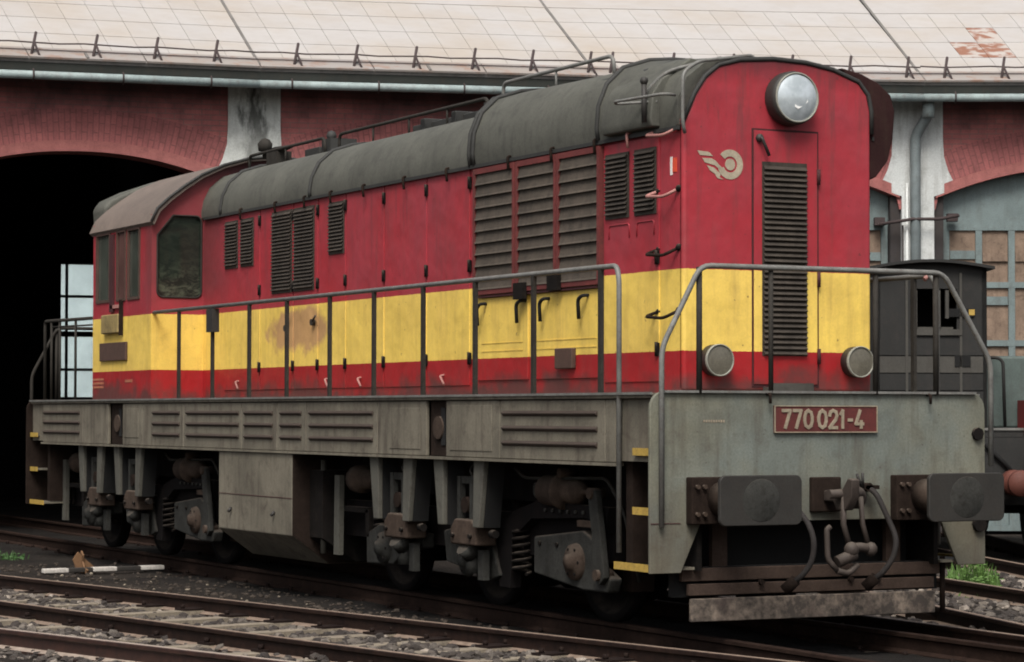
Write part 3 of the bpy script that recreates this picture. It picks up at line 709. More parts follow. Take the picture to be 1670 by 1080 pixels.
# things on the right-hand pier
Mx = bayM(2)
dp = MB().tube(bend([(.12, -.40, EAVE_Z - .3), (.12, -.36, 6.02), (-.05, -.18, 5.72), (-.05, -.16, 5.3), (-.05, -.16, -.4)], .1), .082, 10).build('downpipe', 'downpipe_zinc', SH, Mx=Mx)
MB().cyl((.12, -.40, 5.98), (.12, -.40, 6.28), .095, 12).build('pipe_collar', 'gutter_zinc', SH, Mx=Mx)
MB().tube([(-.17, -.10, 5.0), (-.17, -.10, -.3)], .022, 6).build('conduit', 'plaster', SH, Mx=Mx)
MB().tube([(-.24, -.12, 4.35), (-.24, -.12, -.3)], .016, 6).build('conduit', 'jamb_dark', SH, Mx=Mx)
MB().tube([(-.62, -.14, 4.36), (-.1, -.22, 4.44), (.3, -.22, 4.44), (.62, -.14, 4.5)], .028, 6).build('hinge_bar', 'bracket_iron', SH, Mx=Mx)
MB().box(-.66, -.5, -.05, .1, 4.36, 4.48).box(.46, .62, -.05, .1, 4.42, 4.54).build('hinge_block', 'bracket_iron', SH, Mx=Mx)

# ================================================================ LOCOMOTIVE
LO = empty('diesel_locomotive', (-8, 0, RZ), 'red and yellow diesel locomotive numbered 770 021-4 standing in front of the shed', 'locomotive')
HW = .86
# frame and deck
MB().box(-15.93, -.03, -1.46, 1.46, 1.565, 1.605).build('deck', 'sill_paint', LO, bevel=.006)
MB().box(-15.9, -.05, -.95, .95, .72, 1.56).build('main_frame', 'bogie_grime', LO)
MB().box(-15.9, -.62, -1.36, -1.30, 1.1, 1.56).box(-15.9, -.62, 1.30, 1.36, 1.1, 1.56).build('inner_sill', 'bogie_grime', LO)
# side panels
seams = [-15.46, -13.80, -12.80, None, -12.28, -11.58, -10.20, -8.45, -7.47, -6.72, -5.03, -3.98, None, -3.59, -2.56, -.78, -.62]
for side in (-1, 1):
    k = 0
    while k < len(seams) - 1:
        a, b = seams[k], seams[k + 1]
        if b is None:
            MB().box(a + .01, seams[k + 2] - .01, side * 1.40, side * 1.37, 1.09, 1.555).build('jacking_recess', 'rust', LO)
            xx = (a + seams[k + 2]) / 2
            MB().cyl((xx, side * 1.36, 1.33), (xx, side * 1.425, 1.33), .10, 14).build('jacking_pad', 'casting_brown', LO)
            MB().box(xx + .04, xx + .12, side * 1.40, side * 1.41, 1.18, 1.5).build('slot', 'black_void', LO)
            k += 2; continue
        MB().box(a + .006, b - .006, side * 1.405, side * 1.44, 1.085, 1.558).build('side_panel', 'sill_paint', LO, bevel=.008)
        k += 1
    MB().box(-15.5, -.6, side * 1.38, side * 1.452, 1.06, 1.083).build('bottom_flange', 'sill_paint', LO)
    MB().box(-15.95, -.03, side * 1.462, side * 1.475, 1.592, 1.611).build('deck_edge', 'rail_tube', LO)
    for x0, x1 in ((-15.40, -13.91), (-11.20, -10.32), (-10.09, -8.52), (-8.35, -7.58), (-7.37, -6.83), (-6.62, -5.12), (-2.5, -.9)):
        for z in (1.455, 1.335, 1.215):
            MB().prism([(side * 1.438, z - .028), (side * 1.463, z - .006), (side * 1.463, z + .004), (side * 1.438, z + .022)], 0, x0, x1).build('pressed_ridge', 'ridge_rust', LO, bevel=.004)
    for x0, x1, z0, z1 in ((-4.75, -4.1, 1.14, 1.5), (-12.2, -11.7, 1.17, 1.5), (-3.5, -2.7, 1.14, 1.52)):
        MB().box(x0, x1, side * 1.438, side * 1.446, z0, z1).build('cover_plate', 'sill_paint', LO, bevel=.005)
# end plates
def endplate(x, s):
    t_ = .03 * s
    out = [(-1.5, .29), (-1.24, .29), (-1.07, .655), (1.07, .655), (1.24, .29), (1.5, .29)]
    out += arc(1.5 - .13, 1.62 - .13, .13, 0, 90, 5) + arc(-1.5 + .13, 1.62 - .13, .13, 90, 180, 5)
    return MB().prism(out, 0, x - t_, x).build('end_plate', 'grey_paint' if s > 0 else 'rust', LO, bevel=.006)
ep = endplate(0, 1); endplate(-16, -1)
MB().box(-.001, .004, -1.495, -1.245, .650, .656).box(-.001, .004, 1.245, 1.495, .645, .651).build('weld_seam', 'seam', ep)
MB().box(-.02, .028, -1.4, 1.4, 1.606, 1.624).build('deck_lip', 'rail_tube', ep)
# number plate
NP = MB().box(.002, .02, -.445, .475, 1.313, 1.515).build('number_plate', 'plate_red', ep, bevel=.003)
bd = MB().box(.018, .026, -.445, .475, 1.508, 1.516).box(.018, .026, -.445, .475, 1.312, 1.320).box(.0185, .0255, -.447, -.439, 1.313, 1.5155).box(.0185, .0255, .469, .477, 1.313, 1.5155)
bd.build('plate_rim', 'cream', LO)
GL = {'7': [[(0, 1), (1, 1), (.35, 0)]], '0': [[(.5, 1), (.15, .88), (0, .62), (0, .38), (.15, .12), (.5, 0), (.85, .12), (1, .38), (1, .62), (.85, .88), (.5, 1)]],
      '2': [[(.02, .72), (.12, .92), (.5, 1), (.88, .92), (1, .7), (.85, .48), (0, 0), (1, 0)]], '1': [[(.1, .78), (.55, 1), (.55, 0)]], '-': [[(.15, .45), (.85, .45)]],
      '4': [[(.72, 0), (.72, .38)], [(.55, 1), (.0, .22), (1, .22)]]}
def glyphs(b, text, y0, z0, h, wd, gap, th, x0, x1):
    y = y0
    for ch in text:
        if ch == ' ': y += wd * .42; continue
        w_ = wd * (.6 if ch in '1-' else 1)
        for pl in GL[ch]:
            P = [(y + a * w_, z0 + c * h) for a, c in pl]
            for (a, c), (d_, e) in zip(P, P[1:]):
                dx, dz = d_ - a, e - c; l_ = math.hypot(dx, dz); nx_, nz_ = -dz / l_ * th / 2, dx / l_ * th / 2; ex, ez = dx / l_ * th * .35, dz / l_ * th * .35
                jit = random.uniform(0, .0012)
                b.prism([(a - ex + nx_, c - ez + nz_), (d_ + ex + nx_, e + ez + nz_), (d_ + ex - nx_, e + ez - nz_), (a - ex - nx_, c - ez - nz_)], 0, x0, x1 + jit)
        y += w_ + gap
glyphs(b := MB(), '770 021-4', -.375, 1.350, .128, .066, .031, .024, .019, .027); b.build('number_lettering', 'cream', LO)
b = MB()
for i in range(9): y = -1.05 + i * .021; b.box(-.001, .003, y, y + .014, 1.388 + random.uniform(0, .004), 1.408)
b.build('stencilled_mark', 'cream', LO)
# rust runs on the plate are in the paint; hooks for lamp irons
for y in (-.5, .95):
    MB().tube(bend([(.0, y, 1.60), (.05, y, 1.60), (.05, y, 1.53)], .02), .012, 6).build('lamp_iron', 'rust', LO)
# hood body
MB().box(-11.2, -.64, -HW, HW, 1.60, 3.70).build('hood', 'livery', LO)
front = [(-HW, 1.62), (HW, 1.62), (HW, 3.66), (.86, 3.84), (.83, 3.97), (.74, 4.07), (.5, 4.15), (.25, 4.19), (-.05, 4.20), (-.35, 4.175), (-.54, 4.125), (-.66, 4.03), (-.75, 3.90), (-HW, 3.66)]
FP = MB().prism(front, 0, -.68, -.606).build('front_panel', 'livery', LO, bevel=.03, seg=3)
# side doors of the hood
ds = [-10.5, -9.42, -8.47, -7.81, -7.10, -6.17, -5.21, -4.30]
vents = {(-10.5, -9.42): [(-10.44, -10.09, 3.05, 3.53), (-9.96, -9.62, 3.05, 3.53)], (-9.42, -8.47): [(-9.04, -8.52, 2.72, 3.54)], (-8.47, -7.81): [(-8.42, -7.92, 2.72, 3.54)], (-7.81, -7.10): [(-7.50, -7.15, 3.05, 3.53)]}
def louvre(x0, x1, z0, z1, side, pitch, mat='louvre_dark', plane=None, proud=.02, name='louvre', parent=None):
    y = side * (plane or HW + .012); b = MB()
    b.box(x0 - .02, x1 + .02, y, y + side * .008, z0 - .02, z1 + .02)
    z = z0 + .01
    while z < z1 - pitch * .5:
        b.prism([(y + side * .006, z + pitch * .72), (y + side * .012, z + pitch * .78), (y + side * (proud + .012), z + pitch * .12), (y + side * (proud + .006), z + pitch * .02)], 0, x0, x1); z += pitch
    return b.build(name, mat, parent or LO)
def hinge(x, z, side, parent):
    MB().cyl((x, side * (HW + .022), z - .055), (x, side * (HW + .022), z + .055), .014, 8).box(x - .03, x + .03, side * (HW + .008), side * (HW + .02), z - .05, z + .05).build('hinge', 'bogie_grime', parent)
def hook(x, z, side, parent, dx=.03, mat='rust'):
    s = side; MB().tube(bend([(x, s * HW, z), (x, s * (HW + .06), z), (x + dx, s * (HW + .06), z - .12)], .03), .012, 6).build('door_handle', mat, parent)
for side in (-1, 1):
    for a, b_ in zip(ds, ds[1:]):
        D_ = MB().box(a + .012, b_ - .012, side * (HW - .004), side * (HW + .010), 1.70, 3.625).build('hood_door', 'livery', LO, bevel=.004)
        for v_ in vents.get((a, b_), []): louvre(*v_, side, .037, parent=D_)
        for z in (2.76, 1.94, 3.5): hinge(b_ - .0, z, side, D_)
        hook((a + b_) / 2 + .05, 3.66, side, D_)
        if (a, b_) in ((-10.5, -9.42), (-7.81, -7.10), (-7.10, -6.17), (-5.21, -4.30)): MB().tube(bend([((a + b_) / 2 - .08, side * HW, 1.80), ((a + b_) / 2 - .08, side * (HW + .05), 1.79), ((a + b_) / 2 + .03, side * (HW + .06), 1.71)], .02), .011, 6).build('lower_catch', 'pink_tube', D_)
    MB().cyl((-8.62, side * (HW + .01), 2.33), (-8.62, side * (HW + .05), 2.33), .035, 10).tube([(-8.62, side * (HW + .04), 2.33), (-8.5, side * (HW + .05), 2.48)], .012, 6).build('door_lock', 'louvre_dark', LO)
    MB().cyl((-7.9, side * (HW + .01), 2.37), (-7.9, side * (HW + .05), 2.37), .035, 10).tube([(-7.9, side * (HW + .04), 2.37), (-7.78, side * (HW + .05), 2.43)], .012, 6).build('door_lock', 'louvre_dark', LO)
    # big radiator shutters
    for x0, x1 in ((-4.13, -3.40), (-3.30, -2.64), (-2.55, -1.89)):
        F = MB().box(x0 - .035, x0, side * HW, side * (HW + .05), 2.50, 3.60).box(x1, x1 + .035, side * HW, side * (HW + .05), 2.50, 3.60)
        F.box(x0 - .034, x1 + .034, side * HW, side * (HW + .048), 3.555, 3.602).box(x0 - .034, x1 + .034, side * HW, side * (HW + .048), 2.49, 2.53)
        F = F.build('shutter_frame', 'shutter_red', LO)
        MB().box(x0, x1, side * (HW + .002), side * (HW + .008), 2.53, 3.56).build('backing', 'louvre_dark', F)
        for i in range(10):
            z = 2.535 + i * .1025; y = side * HW
            MB().prism([(y + side * .016, z + .103), (y + side * .026, z + .107), (y + side * .044, z + .014), (y + side * .054, z - .002), (y + side * .034, z - .002)], 0, x0 + .005, x1 - .005).build('slat', 'louvre', F)
        hook((x0 + x1) / 2 + .3, 3.66, side, F, .02)
    # yellow flaps below them
    for x0, x1 in ((-4.13, -3.17), (-3.08, -1.87)):
        D_ = MB().box(x0, x1, side * (HW - .004), side * (HW + .014), 1.74, 2.46).build('hood_door', 'livery', LO, bevel=.004)
        for z in (1.99, 2.06): MB().box(x0 + .08, x1 - .08, side * (HW + .012), side * (HW + .018), z, z + .008).build('crease', 'livery', D_)
        for x in ((x0 + .12, x1 - .08) if x1 < -3 else (-2.82, -2.14)):
            MB().tube(bend([(x + .05, side * HW, 2.41), (x + .05, side * (HW + .07), 2.41), (x - .03, side * (HW + .07), 2.38), (x - .03, side * (HW + .06), 2.22)], .04), .016, 6).build('door_handle', 'black_void', D_)
    MB().box(-4.1, -1.9, side * (HW + .002), side * (HW + .04), 2.464, 2.482).build('drip_strip', 'seam', LO)
    MB().box(-3.30, -3.12, side * (HW + .05), side * (HW + .09), 2.42, 2.56).build('latch', 'bogie_grime', LO); MB().box(-2.68, -2.50, side * (HW + .05), side * (HW + .09), 2.47, 2.6).build('latch', 'bogie_grime', LO)
    bp = MB().box(-2.60, -2.30, side * (HW + .012), side * (HW + .06), 1.82, 1.99).build('square_cap', 'brown_plate', LO, bevel=.01)
    # vents behind the front corner
    D_ = MB().box(-1.83, -.96, side * (HW - .004), side * (HW + .010), 1.70, 3.60).build('hood_door', 'livery', LO, bevel=.004)
    louvre(-1.78, -1.44, 3.02, 3.50, side, .037, parent=D_); louvre(-1.31, -1.01, 3.02, 3.50, side, .037, parent=D_)
    hook(-1.38, 3.66, side, D_, .02, 'pink_tube'); hinge(-.98, 2.66, side, D_); hinge(-.98, 1.95, side, D_)
    for x0, x1 in ((-1.75, -1.42), (-1.30, -1.03)):
        MB().tube(bend([(x0, side * (HW + .012), 2.84), (x0, side * (HW + .012), 2.95), (x1, side * (HW + .012), 2.95), (x1, side * (HW + .012), 2.84)], .03), .006, 5).build('weld_outline', 'livery', LO)
    for z in (3.60, 3.13, 2.68, 2.20):
        MB().tube(bend([(-.98, side * HW, z + .04), (-1.04, side * (HW + .09), z + .0), (-.76, side * (HW + .09), z - .02), (-.67, side * HW, z + .04)], .05), .013, 7).build('grab_iron', 'pink_tube' if z > 3 else 'rust', LO)
        MB().ball((-.98, side * HW, z + .04), .025, 8).ball((-.67, side * HW, z + .04), .03, 8).build('grab_iron_foot', 'bogie_grime', LO)
    MB().box(-.80, -.765, side * HW, side * (HW + .003), 3.28, 3.42).build('sticker', 'sticker_white', LO)
    MB().box(-.763, -.70, side * HW, side * (HW + .0034), 3.30, 3.41).build('sticker', 'sticker_orange', LO)
# roof sections
def roofprof(k):
    P = {'rear': [(.885, 3.64), (.89, 3.70), (.865, 3.84), (.79, 3.99), (.64, 4.12), (.42, 4.19), (.2, 4.215)], 'front': [(.885, 3.64), (.900, 3.74), (.885, 3.92), (.81, 4.10), (.66, 4.24), (.42, 4.315), (.2, 4.335)]}[k]
    return P + [(-a, b) for a, b in reversed(P)]
def roof(k, x0, x1, x1prof=None):
    pr = roofprof(k); pr1 = x1prof or pr; b = MB(); n_ = len(pr)
    b.add([(x0, a, c) for a, c in pr] + [(x1, a, c) for a, c in pr1], [(i, i + n_, i + 1 + n_, i + 1) for i in range(n_ - 1)], True)
    b.add([(x0, a, c) for a, c in pr] + [(x1, a, c) for a, c in pr1], [tuple(range(n_)), tuple(reversed(range(n_, 2 * n_))), (0, n_ - 1, 2 * n_ - 1, n_)]); return b
roof('rear', -11.2, -8.01).build('hood_roof', 'roof_grey', LO); roof('rear', -7.95, -4.27).build('hood_roof', 'roof_grey', LO)
fr0 = [(a * .995, c - .035 * ((c - 3.64) / .69)) for a, c in roofprof('front')]
roof('front', -4.19, -1.9, fr0).build('hood_roof', 'roof_grey', LO)
fr1 = [(a * .985, c - .115 * ((c - 3.64) / .69)) for a, c in roofprof('front')]
roof('front', -1.88, -.655, fr1).build('hood_roof', 'roof_grey', LO)
MB().tube([(-.612, a * 1.008, c + .004) for a, c in front if c > 3.6], .02, 6).build('roof_rim', 'roof_dark', LO)
MB().prism([(.60, 4.18), (.80, 4.14), (.95, 4.08), (1.07, 3.99), (1.11, 3.86), (1.09, 3.64), (1.04, 3.46), (.93, 3.33), (.862, 3.30), (.862, 3.85), (.72, 4.02)], 0, -1.0, -.63).build('side_cowl', 'cowl_shade_maroon', LO, bevel=.015)
for x, k in ((-7.98, 'rear'), (-4.25, 'front'), (-10.56, 'rear'), (-1.89, 'front')):
    pr = roofprof(k); MB().tube([(x, a * 1.008, 3.64 + (c - 3.64) * 1.012) for a, c in pr], .022, 6).build('roof_strap', 'roof_dark', LO)
MB().tube([(-4.17, a * 1.01, 3.64 + (c - 3.64) * 1.02) for a, c in roofprof('front')], .02, 6).build('roof_strap', 'roof_dark', LO)
for side in (-1, 1):
    MB().box(-11.1, -.62, side * .882, side * .90, 3.615, 3.645).build('rain_strip', 'roof_dark', LO)
    # raised covers bulging over the roof shoulder near the front
    sh = [(side * .80, 3.60), (side * 1.0, 3.655), (side * 1.055, 3.72), (side * 1.05, 3.92), (side * .98, 4.03), (side * .66, 4.215), (side * .5, 4.21)]
    if side == -1: sh = [(-.85, 3.66), (-.95, 3.665), (-.965, 3.73), (-.94, 3.93), (-.86, 4.04), (-.6, 4.22), (-.5, 4.2)]
    MB().prism(sh, 0, -1.72, -.93).build('roof_cover', 'roof_grey' if side < 0 else 'roof_dark', LO, bevel=.015)  # right cover coloured dark to carry its shade, left one stays grey
MB().prism([(-.76, 4.08), (-.69, 4.19), (-.45, 4.275), (-.2, 4.30), (.2, 4.30), (.45, 4.275), (.69, 4.19), (.76, 4.08)], 0, -2.5, -1.45).build('roof_hatch', 'roof_dark', LO, bevel=.02)
# ladder hoops up over the roof corner
MB().tube(bend([(-.55, -.88, 3.58), (-.53, -.91, 3.66), (-.53, -.91, 4.04), (-.58, -.74, 4.14), (-.64, -.22, 4.225), (-.64, -.18, 4.16)], .07, 5), .014, 8).build('roof_ladder', 'rail_tube', LO)
MB().tube(bend([(-1.06, -.95, 3.70), (-1.06, -.95, 3.92), (-.95, -.82, 4.10), (-.72, -.45, 4.20)], .12, 5), .015, 8).build('roof_ladder', 'rail_tube', LO)
MB().tube(bend([(-.93, -.9, 3.86), (-1.22, -1.10, 3.86), (-1.18, -1.14, 3.87), (-.62, -1.02, 3.88), (-.66, -.9, 3.88)], .06, 4), .012, 6).build('roof_ladder', 'rail_tube', LO)
MB().cyl((-.98, -.99, 3.70), (-.98, -.99, 4.0), .022, 8).ball((-.98, -.99, 4.02), .035, 8).build('cover_latch', 'lamp_dark', LO)
# roof rails
def rrail(x0, x1, z, y=-.35, zb=4.2):
    b = MB().tube(bend([(x0, y, zb), (x0, y, z), (x1, y, z), (x1 + .02, y, zb)], .08), .018, 8)
    k = int((x1 - x0) / 1.1)
    for i in range(1, k + 1): xx = x0 + (x1 - x0) * i / (k + 1); b.cyl((xx, y, zb - .02), (xx, y, z), .012, 6)
    return b.build('roof_rail', 'rail_post' if x0 < -5 else 'rail_tube', LO)
rrail(-11.1, -8.9, 4.36); rrail(-8.5, -5.0, 4.36, zb=4.18); rrail(-4.68, -2.62, 4.46, zb=4.29)
rrail(-8.5, -5.0, 4.36, .4, 4.18); rrail(-11.1, -8.9, 4.36, .4)
MB().box(-6.95, -4.95, -.22, .22, 4.19, 4.30).box(-6.6, -6.5, -.3, .3, 4.19, 4.33).box(-5.9, -5.8, -.3, .3, 4.19, 4.33).box(-5.2, -5.1, -.3, .3, 4.19, 4.34).build('exhaust_housing', 'roof_dark', LO, bevel=.01)
MB().lathe((-10.75, -.3, 4.30), 2, [(0, .0), (0, .03), (.08, .03), (.09, .075), (.17, .085), (.22, .05), (.24, 0)], 12).build('bell', 'rail_post', LO)
MB().box(-10.5, -10.2, -.38, -.2, 4.2, 4.34).tube([(-10.45, -.3, 4.36), (-9.95, -.3, 4.37)], [.05, .02], 8).build('horn', 'rail_post', LO)
MB().box(-9.1, -8.85, -.3, 0, 4.2, 4.36).ball((-8.95, -.25, 4.39), .06, 8).build('vent_cowl', 'roof_dark', LO)
MB().box(-11.0, -9.0, -.15, .5, 4.19, 4.26).box(-9.7, -9.3, -.25, .1, 4.2, 4.31).build('silencer', 'roof_dark', LO, bevel=.01)
# front end fittings
D_ = MB().box(-.604, -.592, -.235, .345, 1.68, 3.64).build('front_door', 'livery', LO, bevel=.003)
MB().box(-.606, -.600, -.25, .36, 1.66, 3.656).build('door_gap', 'seam', LO)
b = MB().box(-.592, -.588, -.165, .245, 1.90, 3.40); z = 1.905
while z < 3.37: b.prism([(-.588, z + .032), (-.582, z + .034), (-.560, z + .008), (-.572, z)], 1, -.155, .235); z += .042
b.build('grille', 'louvre_dark', D_)
MB().tube(bend([(-.59, -.19, 3.58), (-.55, -.19, 3.58), (-.54, -.13, 3.44)], .02), .013, 6).ball((-.585, -.19, 3.58), .035, 8).build('door_handle', 'lamp_dark', D_)
for z in (3.30, 2.5, 1.9): MB().cyl((-.585, .352, z - .06), (-.585, .352, z + .06), .015, 8).build('hinge', 'seam', D_)
MB().box(-.59, -.50, -.16, .02, 1.63, 1.66).box(-.606, -.58, -.1, .3, 1.63, 1.69).build('door_step', 'wagon_grey', LO)
H = MB().lathe((-.606, 0.075, 3.895), 0, [(-.02, 0), (-.02, .20), (.02, .21), (.10, .21), (.14, .20), (.14, .175), (.12, .0)], 32).build('headlight', 'lamp_dark', LO)
MB().lathe((-.606, 0.075, 3.895), 0, [(.135, .195), (.150, .195), (.154, .19), (.150, .183), (.13, .183)], 32).build('rim', 'lamp_rim', H)
MB().lathe((-.606, 0.075, 3.895), 0, [(.14, .185), (.162, .15), (.18, .08), (.185, 0)], 32).build('lens', 'headlight_glass', H)
MB().prism([(.06, 3.80), (.15, 3.86), (.14, 3.905), (.09, 3.89), (.04, 3.90), (.03, 3.82)], 0, -.438, -.4255).build('lens_highlight', 'highlight_white', H)  # flat white patch painted in as the highlight on the lens
for y in (-.60, .685):
    K = MB().lathe((-.606, y, 1.86), 0, [(-.02, 0), (-.02, .12), (.09, .12), (.10, .118), (.10, .0)], 28).build('marker_lamp', 'lamp_dark', LO)
    MB().lathe((-.606, y, 1.86), 0, [(.09, .123), (.112, .123), (.115, .119), (.112, .113), (.1, .113)], 28).build('rim', 'lamp_rim', K)
    MB().lathe((-.606, y, 1.86), 0, [(.103, .114), (.112, .06), (.114, 0)], 28).build('lens', 'marker_glass', K)
# winged wheel emblem
X0, X1 = -.609, -.602
lg = MB(); cy, cz = -.445, 3.365
def annulus(b, r0, r1, a0, a1, n_=24):
    P = arc(cy, cz, r1, a0, a1, n_) + list(reversed(arc(cy, cz, r0, a0, a1, n_)))
    for i in range(n_): b.prism([P[i], P[i + 1], P[2 * n_ - i], P[2 * n_ + 1 - i]], 0, X0, X1)
annulus(lg, .062, .115, -160, 140); lg.prism(arc(cy, cz, .045, 0, 360, 20)[:-1], 0, X0, X1)
lg.prism([(-.738, 3.460), (-.645, 3.455), (-.625, 3.446), (-.598, 3.422), (-.715, 3.426)], 0, X0, X1)
lg.prism([(-.695, 3.405), (-.612, 3.405), (-.575, 3.388), (-.545, 3.360), (-.520, 3.340), (-.545, 3.325), (-.58, 3.352), (-.672, 3.372)], 0, X0, X1)
lg.prism([(-.655, 3.352), (-.59, 3.335), (-.565, 3.315), (-.53, 3.29), (-.54, 3.262), (-.50, 3.245), (-.56, 3.255), (-.585, 3.29), (-.625, 3.312)], 0, X0, X1)
lg.build('winged_wheel_emblem', 'logo_cream', LO)
# ---- cab
CX0, CX1, CY = -13.32, -11.2, 1.47
cp = [(1.47, 3.55), (1.40, 3.70), (1.28, 3.83), (1.11, 3.96), (.9, 4.10), (.64, 4.22), (.35, 4.305), (0, 4.345)]
cprof = cp + [(-a, c) for a, c in reversed(cp[:-1])]
wz0, wz1 = 2.75, 3.55
def frontwall(x0, x1):
    """cab end wall with two window openings (built around them)"""
    b = MB()
    b.prism([(-CY, 1.61), (CY, 1.61), (CY, 2.74), (-CY, 2.74)], 0, x0, x1)
    top = [(a, c) for a, c in cprof if c > 3.66]
    b.prism([(-1.42, 3.67), (1.42, 3.67)] + [p for p in top], 0, x0, x1)
    for s in (-1, 1):
        b.box(x0, x1, s * CY, s * 1.41, 2.74, 3.67); b.box(x0, x1, s * .88, s * -.0, 2.74, 3.67)
        # rounded corner fillets
        for cy_, cz_, a0 in ((1.41, 2.74, 0), (.88, 2.74, 1), (1.41, 3.67, 3), (.88, 3.67, 2)):
            r_ = .07; sy = -1 if cy_ > 1 else 1; sz = 1 if cz_ < 3 else -1
            if a0 == 3: b.prism([(s * 1.41, 3.67), (s * 1.22, 3.67), (s * 1.41, 3.44)], 0, x0 + .0015, x1 - .0015)
            P = [(s * cy_, cz_)] + [(s * (cy_ + sy * (r_ - r_ * math.sin(R(a)))), cz_ + sz * (r_ - r_ * math.cos(R(a)))) for a in range(0, 91, 18)]
            b.prism(P, 0, x0 + .001, x1 - .001)
    return b
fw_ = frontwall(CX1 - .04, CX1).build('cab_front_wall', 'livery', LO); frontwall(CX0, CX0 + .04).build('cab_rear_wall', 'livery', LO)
for s in (-1, 1):
    MB().box(CX1 - .03, CX1 - .02, s * .87, s * 1.42, 2.73, 3.68).build('front_window', 'cab_glass', LO)
    MB().box(CX0 + .02, CX0 + .03, s * .87, s * 1.42, 2.73, 3.68).build('rear_window', 'cab_glass', LO)
    P = [(s * y, z) for y, z in rounded(.885, 1.405, 2.745, 3.665, .07)[:5] + [(1.405, 3.44), (1.22, 3.665)] + rounded(.885, 1.405, 2.745, 3.665, .07)[10:]]
    MB().tube([(CX1 + .004, a, c) for a, c in P], .011, 6, closed=True).build('window_seal', 'rail_post', LO)
    # side wall
    b = MB().box(CX0 + .041, CX1 - .041, s * (CY - .04), s * CY, 1.61, wz0).box(CX0 + .041, CX1 - .041, s * (CY - .04), s * CY, wz1, 3.58)
    wins = [(-13.18, -12.68), (-12.42, -12.10), (-12.02, -11.60)]; e = [CX0 + .041] + [q for w_ in wins for q in w_] + [CX1 - .041]
    for i in range(0, len(e), 2): b.box(e[i], e[i + 1], s * (CY - .039), s * (CY - .001), wz0, wz1)
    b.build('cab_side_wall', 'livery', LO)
    for i, (x0, x1) in enumerate(wins):
        W_ = MB()
        fr_ = .022
        W_.box(x0 - .01, x0 + fr_, s * (CY - .01), s * (CY + .014), wz0 - .01, wz1 + .01).box(x1 - fr_, x1 + .01, s * (CY - .01), s * (CY + .014), wz0 - .01, wz1 + .01)
        W_.box(x0 + fr_, x1 - fr_, s * (CY - .011), s * (CY + .013), wz0 - .012, wz0 + .02).box(x0 + fr_, x1 - fr_, s * (CY - .011), s * (CY + .013), wz1 - .02, wz1 + .009)
        W_ = W_.build('side_window', 'brown_plate', LO)
        MB().box(x0 + fr_, x1 - fr_, s * (CY - .02), s * (CY - .012), wz0 + .02, wz1 - .02).build('pane', 'side_glass_red' if i == 1 else 'side_glass', W_)
    MB().box(-12.62, -12.50, s * (CY + .001), s * (CY + .03), 2.62, 3.52).build('window_post', 'seam', LO)
    MB().box(-12.58, -12.28, s * (CY + .001), s * (CY + .03), 2.66, 2.70).build('window_ledge', 'pink_tube', LO)
    q = MB().box(-12.84, -12.22, s * CY, s * (CY + .06), 2.37, 2.59).build('instrument_box', 'dull_yellow', LO, bevel=.015)
    MB().box(-12.20, -12.185, s * CY, s * (CY + .05), 2.34, 2.75).build('box_bracket', 'rust', LO)
    MB().box(-12.98, -12.02, s * CY, s * (CY + .03), 2.055, 2.265).build('maker_plate', 'brown_plate', LO, bevel=.006)
    for i in range(3):
        MB().box(-13.3, -12.9, s * CY, s * (CY + .003), 1.83 - i * .045, 1.855 - i * .045).build('stencilled_mark', 'faded_mark', LO)
    MB().box(-12.1, -11.85, s * CY, s * (CY + .003), 1.80, 1.83).build('stencilled_mark', 'faded_mark', LO)
MB().box(CX0 + .3, CX1 - .3, -.5, .5, 1.62, 3.1).build('control_desk', 'interior', LO)
# cab roof shell with overhang
b = MB(); pr = [(a * 1.012 + (0.02 if a > 1.3 else -0.02 if a < -1.3 else 0), c + .03) for a, c in cprof]; n_ = len(pr)
vsx = []
for x in (CX0 - .05, CX1 + .09):
    vsx += [(x, a, c) for a, c in pr] + [(x, a * .975, c - .035) for a, c in pr]
b.add(vsx, [(i, i + 1, i + 1 + 2 * n_, i + 2 * n_) for i in range(n_ - 1)] + [(i + n_, i + 3 * n_, i + 1 + 3 * n_, i + 1 + n_) for i in range(n_ - 1)], True)
b.add(vsx, [(i, i + n_, i + 1 + n_, i + 1) for i in range(n_ - 1)] + [(i + 2 * n_, i + 1 + 2 * n_, i + 1 + 3 * n_, i + 3 * n_) for i in range(n_ - 1)] + [(0, 2 * n_, 3 * n_, n_), (n_ - 1, 2 * n_ - 1, 4 * n_ - 1, 3 * n_ - 1)])
b.build('cab_roof', 'cab_roof', LO)
MB().tube([(CX1 + .095, a, c) for a, c in pr], .016, 6).build('roof_edge', 'roof_dark', LO)
MB().prism([(1.30, 3.50), (1.33, 3.9), (1.25, 4.0), (1.0, 4.12), (.6, 4.26), (0, 4.30), (-.6, 4.26), (-1.0, 4.12), (-1.25, 4.0), (-1.33, 3.9), (-1.30, 3.50), ], 0, CX0 - .52, CX0 - .06).build('roof_cowl', 'roof_grey', LO, bevel=.05, seg=3)
